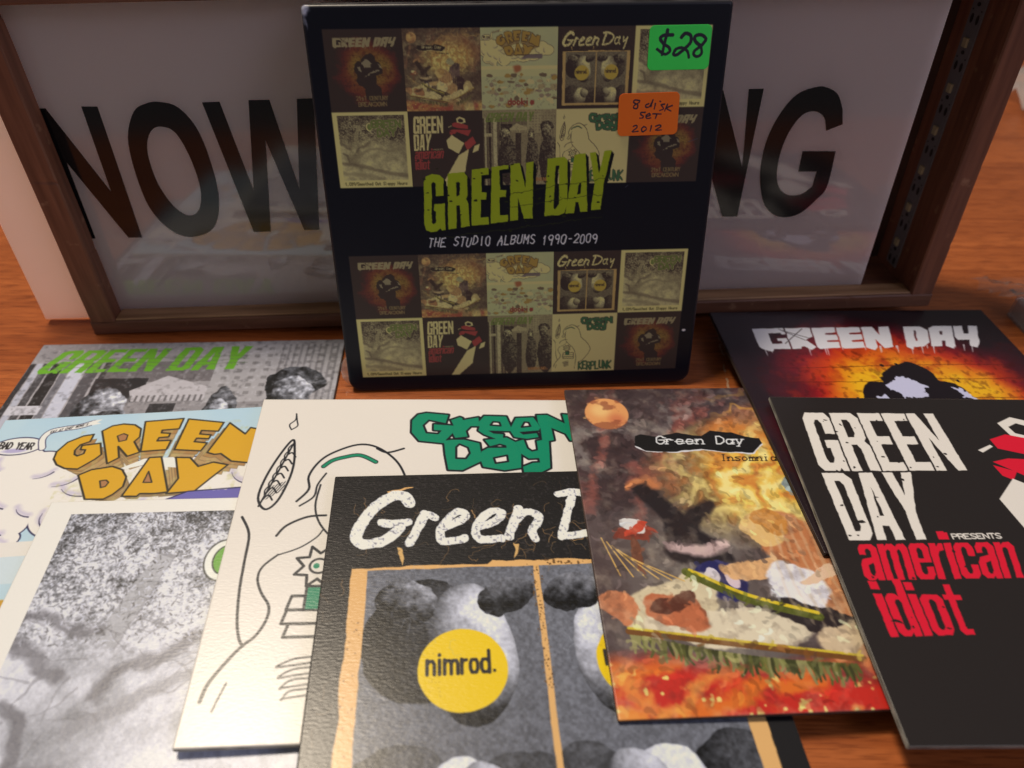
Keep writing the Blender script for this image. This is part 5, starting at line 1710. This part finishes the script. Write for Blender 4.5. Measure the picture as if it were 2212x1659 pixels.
# ------------------------------------------------------------------ the eight sleeves
LABELS = {
    'W': ('sleeve with a grey street picture and lime green lettering, left of the box', .42, .2),
    'D': ('pale blue sleeve with clouds and fat golden lettering, partly under the grey picture sleeve', .45, .4),
    'T': ('cream bordered sleeve with a mottled grey picture, at the front left corner', .37, .55),
    'K': ('white sleeve with black line drawing and jagged green lettering', .34, .38),
    'N': ('black sleeve with brushed white lettering and a yellow disc, nearest the viewer', .34, .5),
    'I': ('sleeve with a fiery painted picture, an orange ball and a torn black name strip', .40, .35),
    'C': ('dark maroon sleeve with orange glow and blocky white lettering, beside the right of the box', .36, .3),
    'A': ('black sleeve with tall white capitals over red small letters, at the right edge', .40, .35)}
RES = {'K': 600, 'N': 600, 'I': 600, 'A': 600, 'T': 520, 'D': 480, 'C': 480, 'W': 420}
EDGE = {'K': (.62, .58, .50), 'T': (.6, .56, .5), 'N': (.10, .09, .08), 'A': (.26, .25, .23), 'I': (.10, .07, .06), 'C': (.05, .035, .03), 'D': (.5, .52, .5), 'W': (.2, .19, .18)}
for k in 'WDTKNICA':
    x, y, rot, z, tx, ty = POSE[k]
    P = COVERS[k](RES[k] * 2)
    alb = to_albedo(half(P.a))
    label, rough, ripple = LABELS[k]
    me = sheet('album_sleeve', alb, SLEEVE, SLEEVE, .0012 if k != 'K' else .0016, EDGE[k], r=.00035, warp=.00011, seed=ord(k))
    o = link('album_sleeve', me, None, ink_mat('sleeve_print', rough - .05, .42, .2, ripple))
    ca, sa = math.cos(rot), math.sin(rot)
    o.matrix_world = frame((x, y, z), (ca, sa, tx), (-sa, ca, ty))
    tag(o, label, 'album sleeve', 'card album sleeves spread on the table')

# ------------------------------------------------------------------ disc case in torn film at the right edge
case = empty('disc_case', Matrix.Translation((.2235, .272, 0)) @ Matrix.Rotation(.05, 4, 'Z'))
tag(case, 'clear plastic disc case in torn shrink film, at the right edge of the table', 'disc case')
cl = clear_mat('case_plastic', (.90, .90, .90), .08, .10, (.75, .74, .76))
ce = clear_mat('case_edge', (.88, .87, .88), .12, .20, (.70, .68, .72))
dk = plain('case_tray', (.030, .021, .012), .4, .2, 120, var=.3)
bm = bmesh.new(); beam(bm, (.0045, -.120, .0018), (.136, -.0045, .0086), 0, 4, 0, 1, bev=.0005); bm_obj('tray', bm, dk, case)
for nm, z0, z1 in (('base', .0002, .0012), ('lid', .0092, .0104)):
    bm = bmesh.new(); beam(bm, (0, -.1245, z0), (.142, 0, z1), 0, 4, 0, 2, bev=.0003); bm_obj(nm, bm, cl, case)
bm = bmesh.new()
for lo_, hi_ in (((.0, -.1245, .0014), (.0012, 0, .0090)), ((.0014, -.0012, .0014), (.1418, 0, .0090)), ((.0014, -.1245, .0014), (.1418, -.1233, .0090))):
    beam(bm, lo_, hi_, 2, 2, 0, 3, bev=.0002)
bm_obj('rim', bm, ce, case)


def film(name, mat, parent, f, n=16, m=10):
    bm = bmesh.new()
    g = [[bm.verts.new(f(i / n, j / m)) for j in range(m + 1)] for i in range(n + 1)]
    for i in range(n):
        for j in range(m):
            bm.faces.new((g[i][j], g[i + 1][j], g[i + 1][j + 1], g[i][j + 1]))
    return bm_obj(name, bm, mat, parent, shade=True)


fm = clear_mat('shrink_film', (.985, .98, .98), .16, .02, (.85, .82, .82))
rng = random.Random(9)
h1 = [[rng.uniform(0, 1) for _ in range(32)] for _ in range(32)]
film('shrink_film', fm, case, lambda a, b: (-.008 + .10 * a + .004 * h1[int(a * 16)][int(b * 10)] * (a < .1), -.004 + .026 * b + .003 * h1[3][int(a * 16)], .0108 * (1 - b) ** 1.5 + .0008 + .004 * abs(math.sin(a * 9 + b * 5)) * b + .0022 * h1[int(a * 16)][int(b * 10)]))
film('shrink_film', fm, case, lambda a, b: (-.002 + .12 * a, -.118 + .122 * b, .0112 + .0016 * h1[int(a * 16)][int(b * 10)]))

# crumpled clear wrapper far right
wr = film('plastic_wrapper', clear_mat('wrapper_film', (.95, .95, .96), .15, .35, (.85, .85, .88)), None,
          lambda a, b: (.350 + .09 * a, .475 + .085 * b + .01 * math.sin(a * 7), .002 + .020 * math.sin(math.pi * min(a * 1.4, 1)) * math.sin(math.pi * b) + .010 * h1[int(a * 16)][int(b * 10)]))
tag(wr, 'crumpled clear plastic wrapper lying on the table at the upper right edge', 'wrapper')
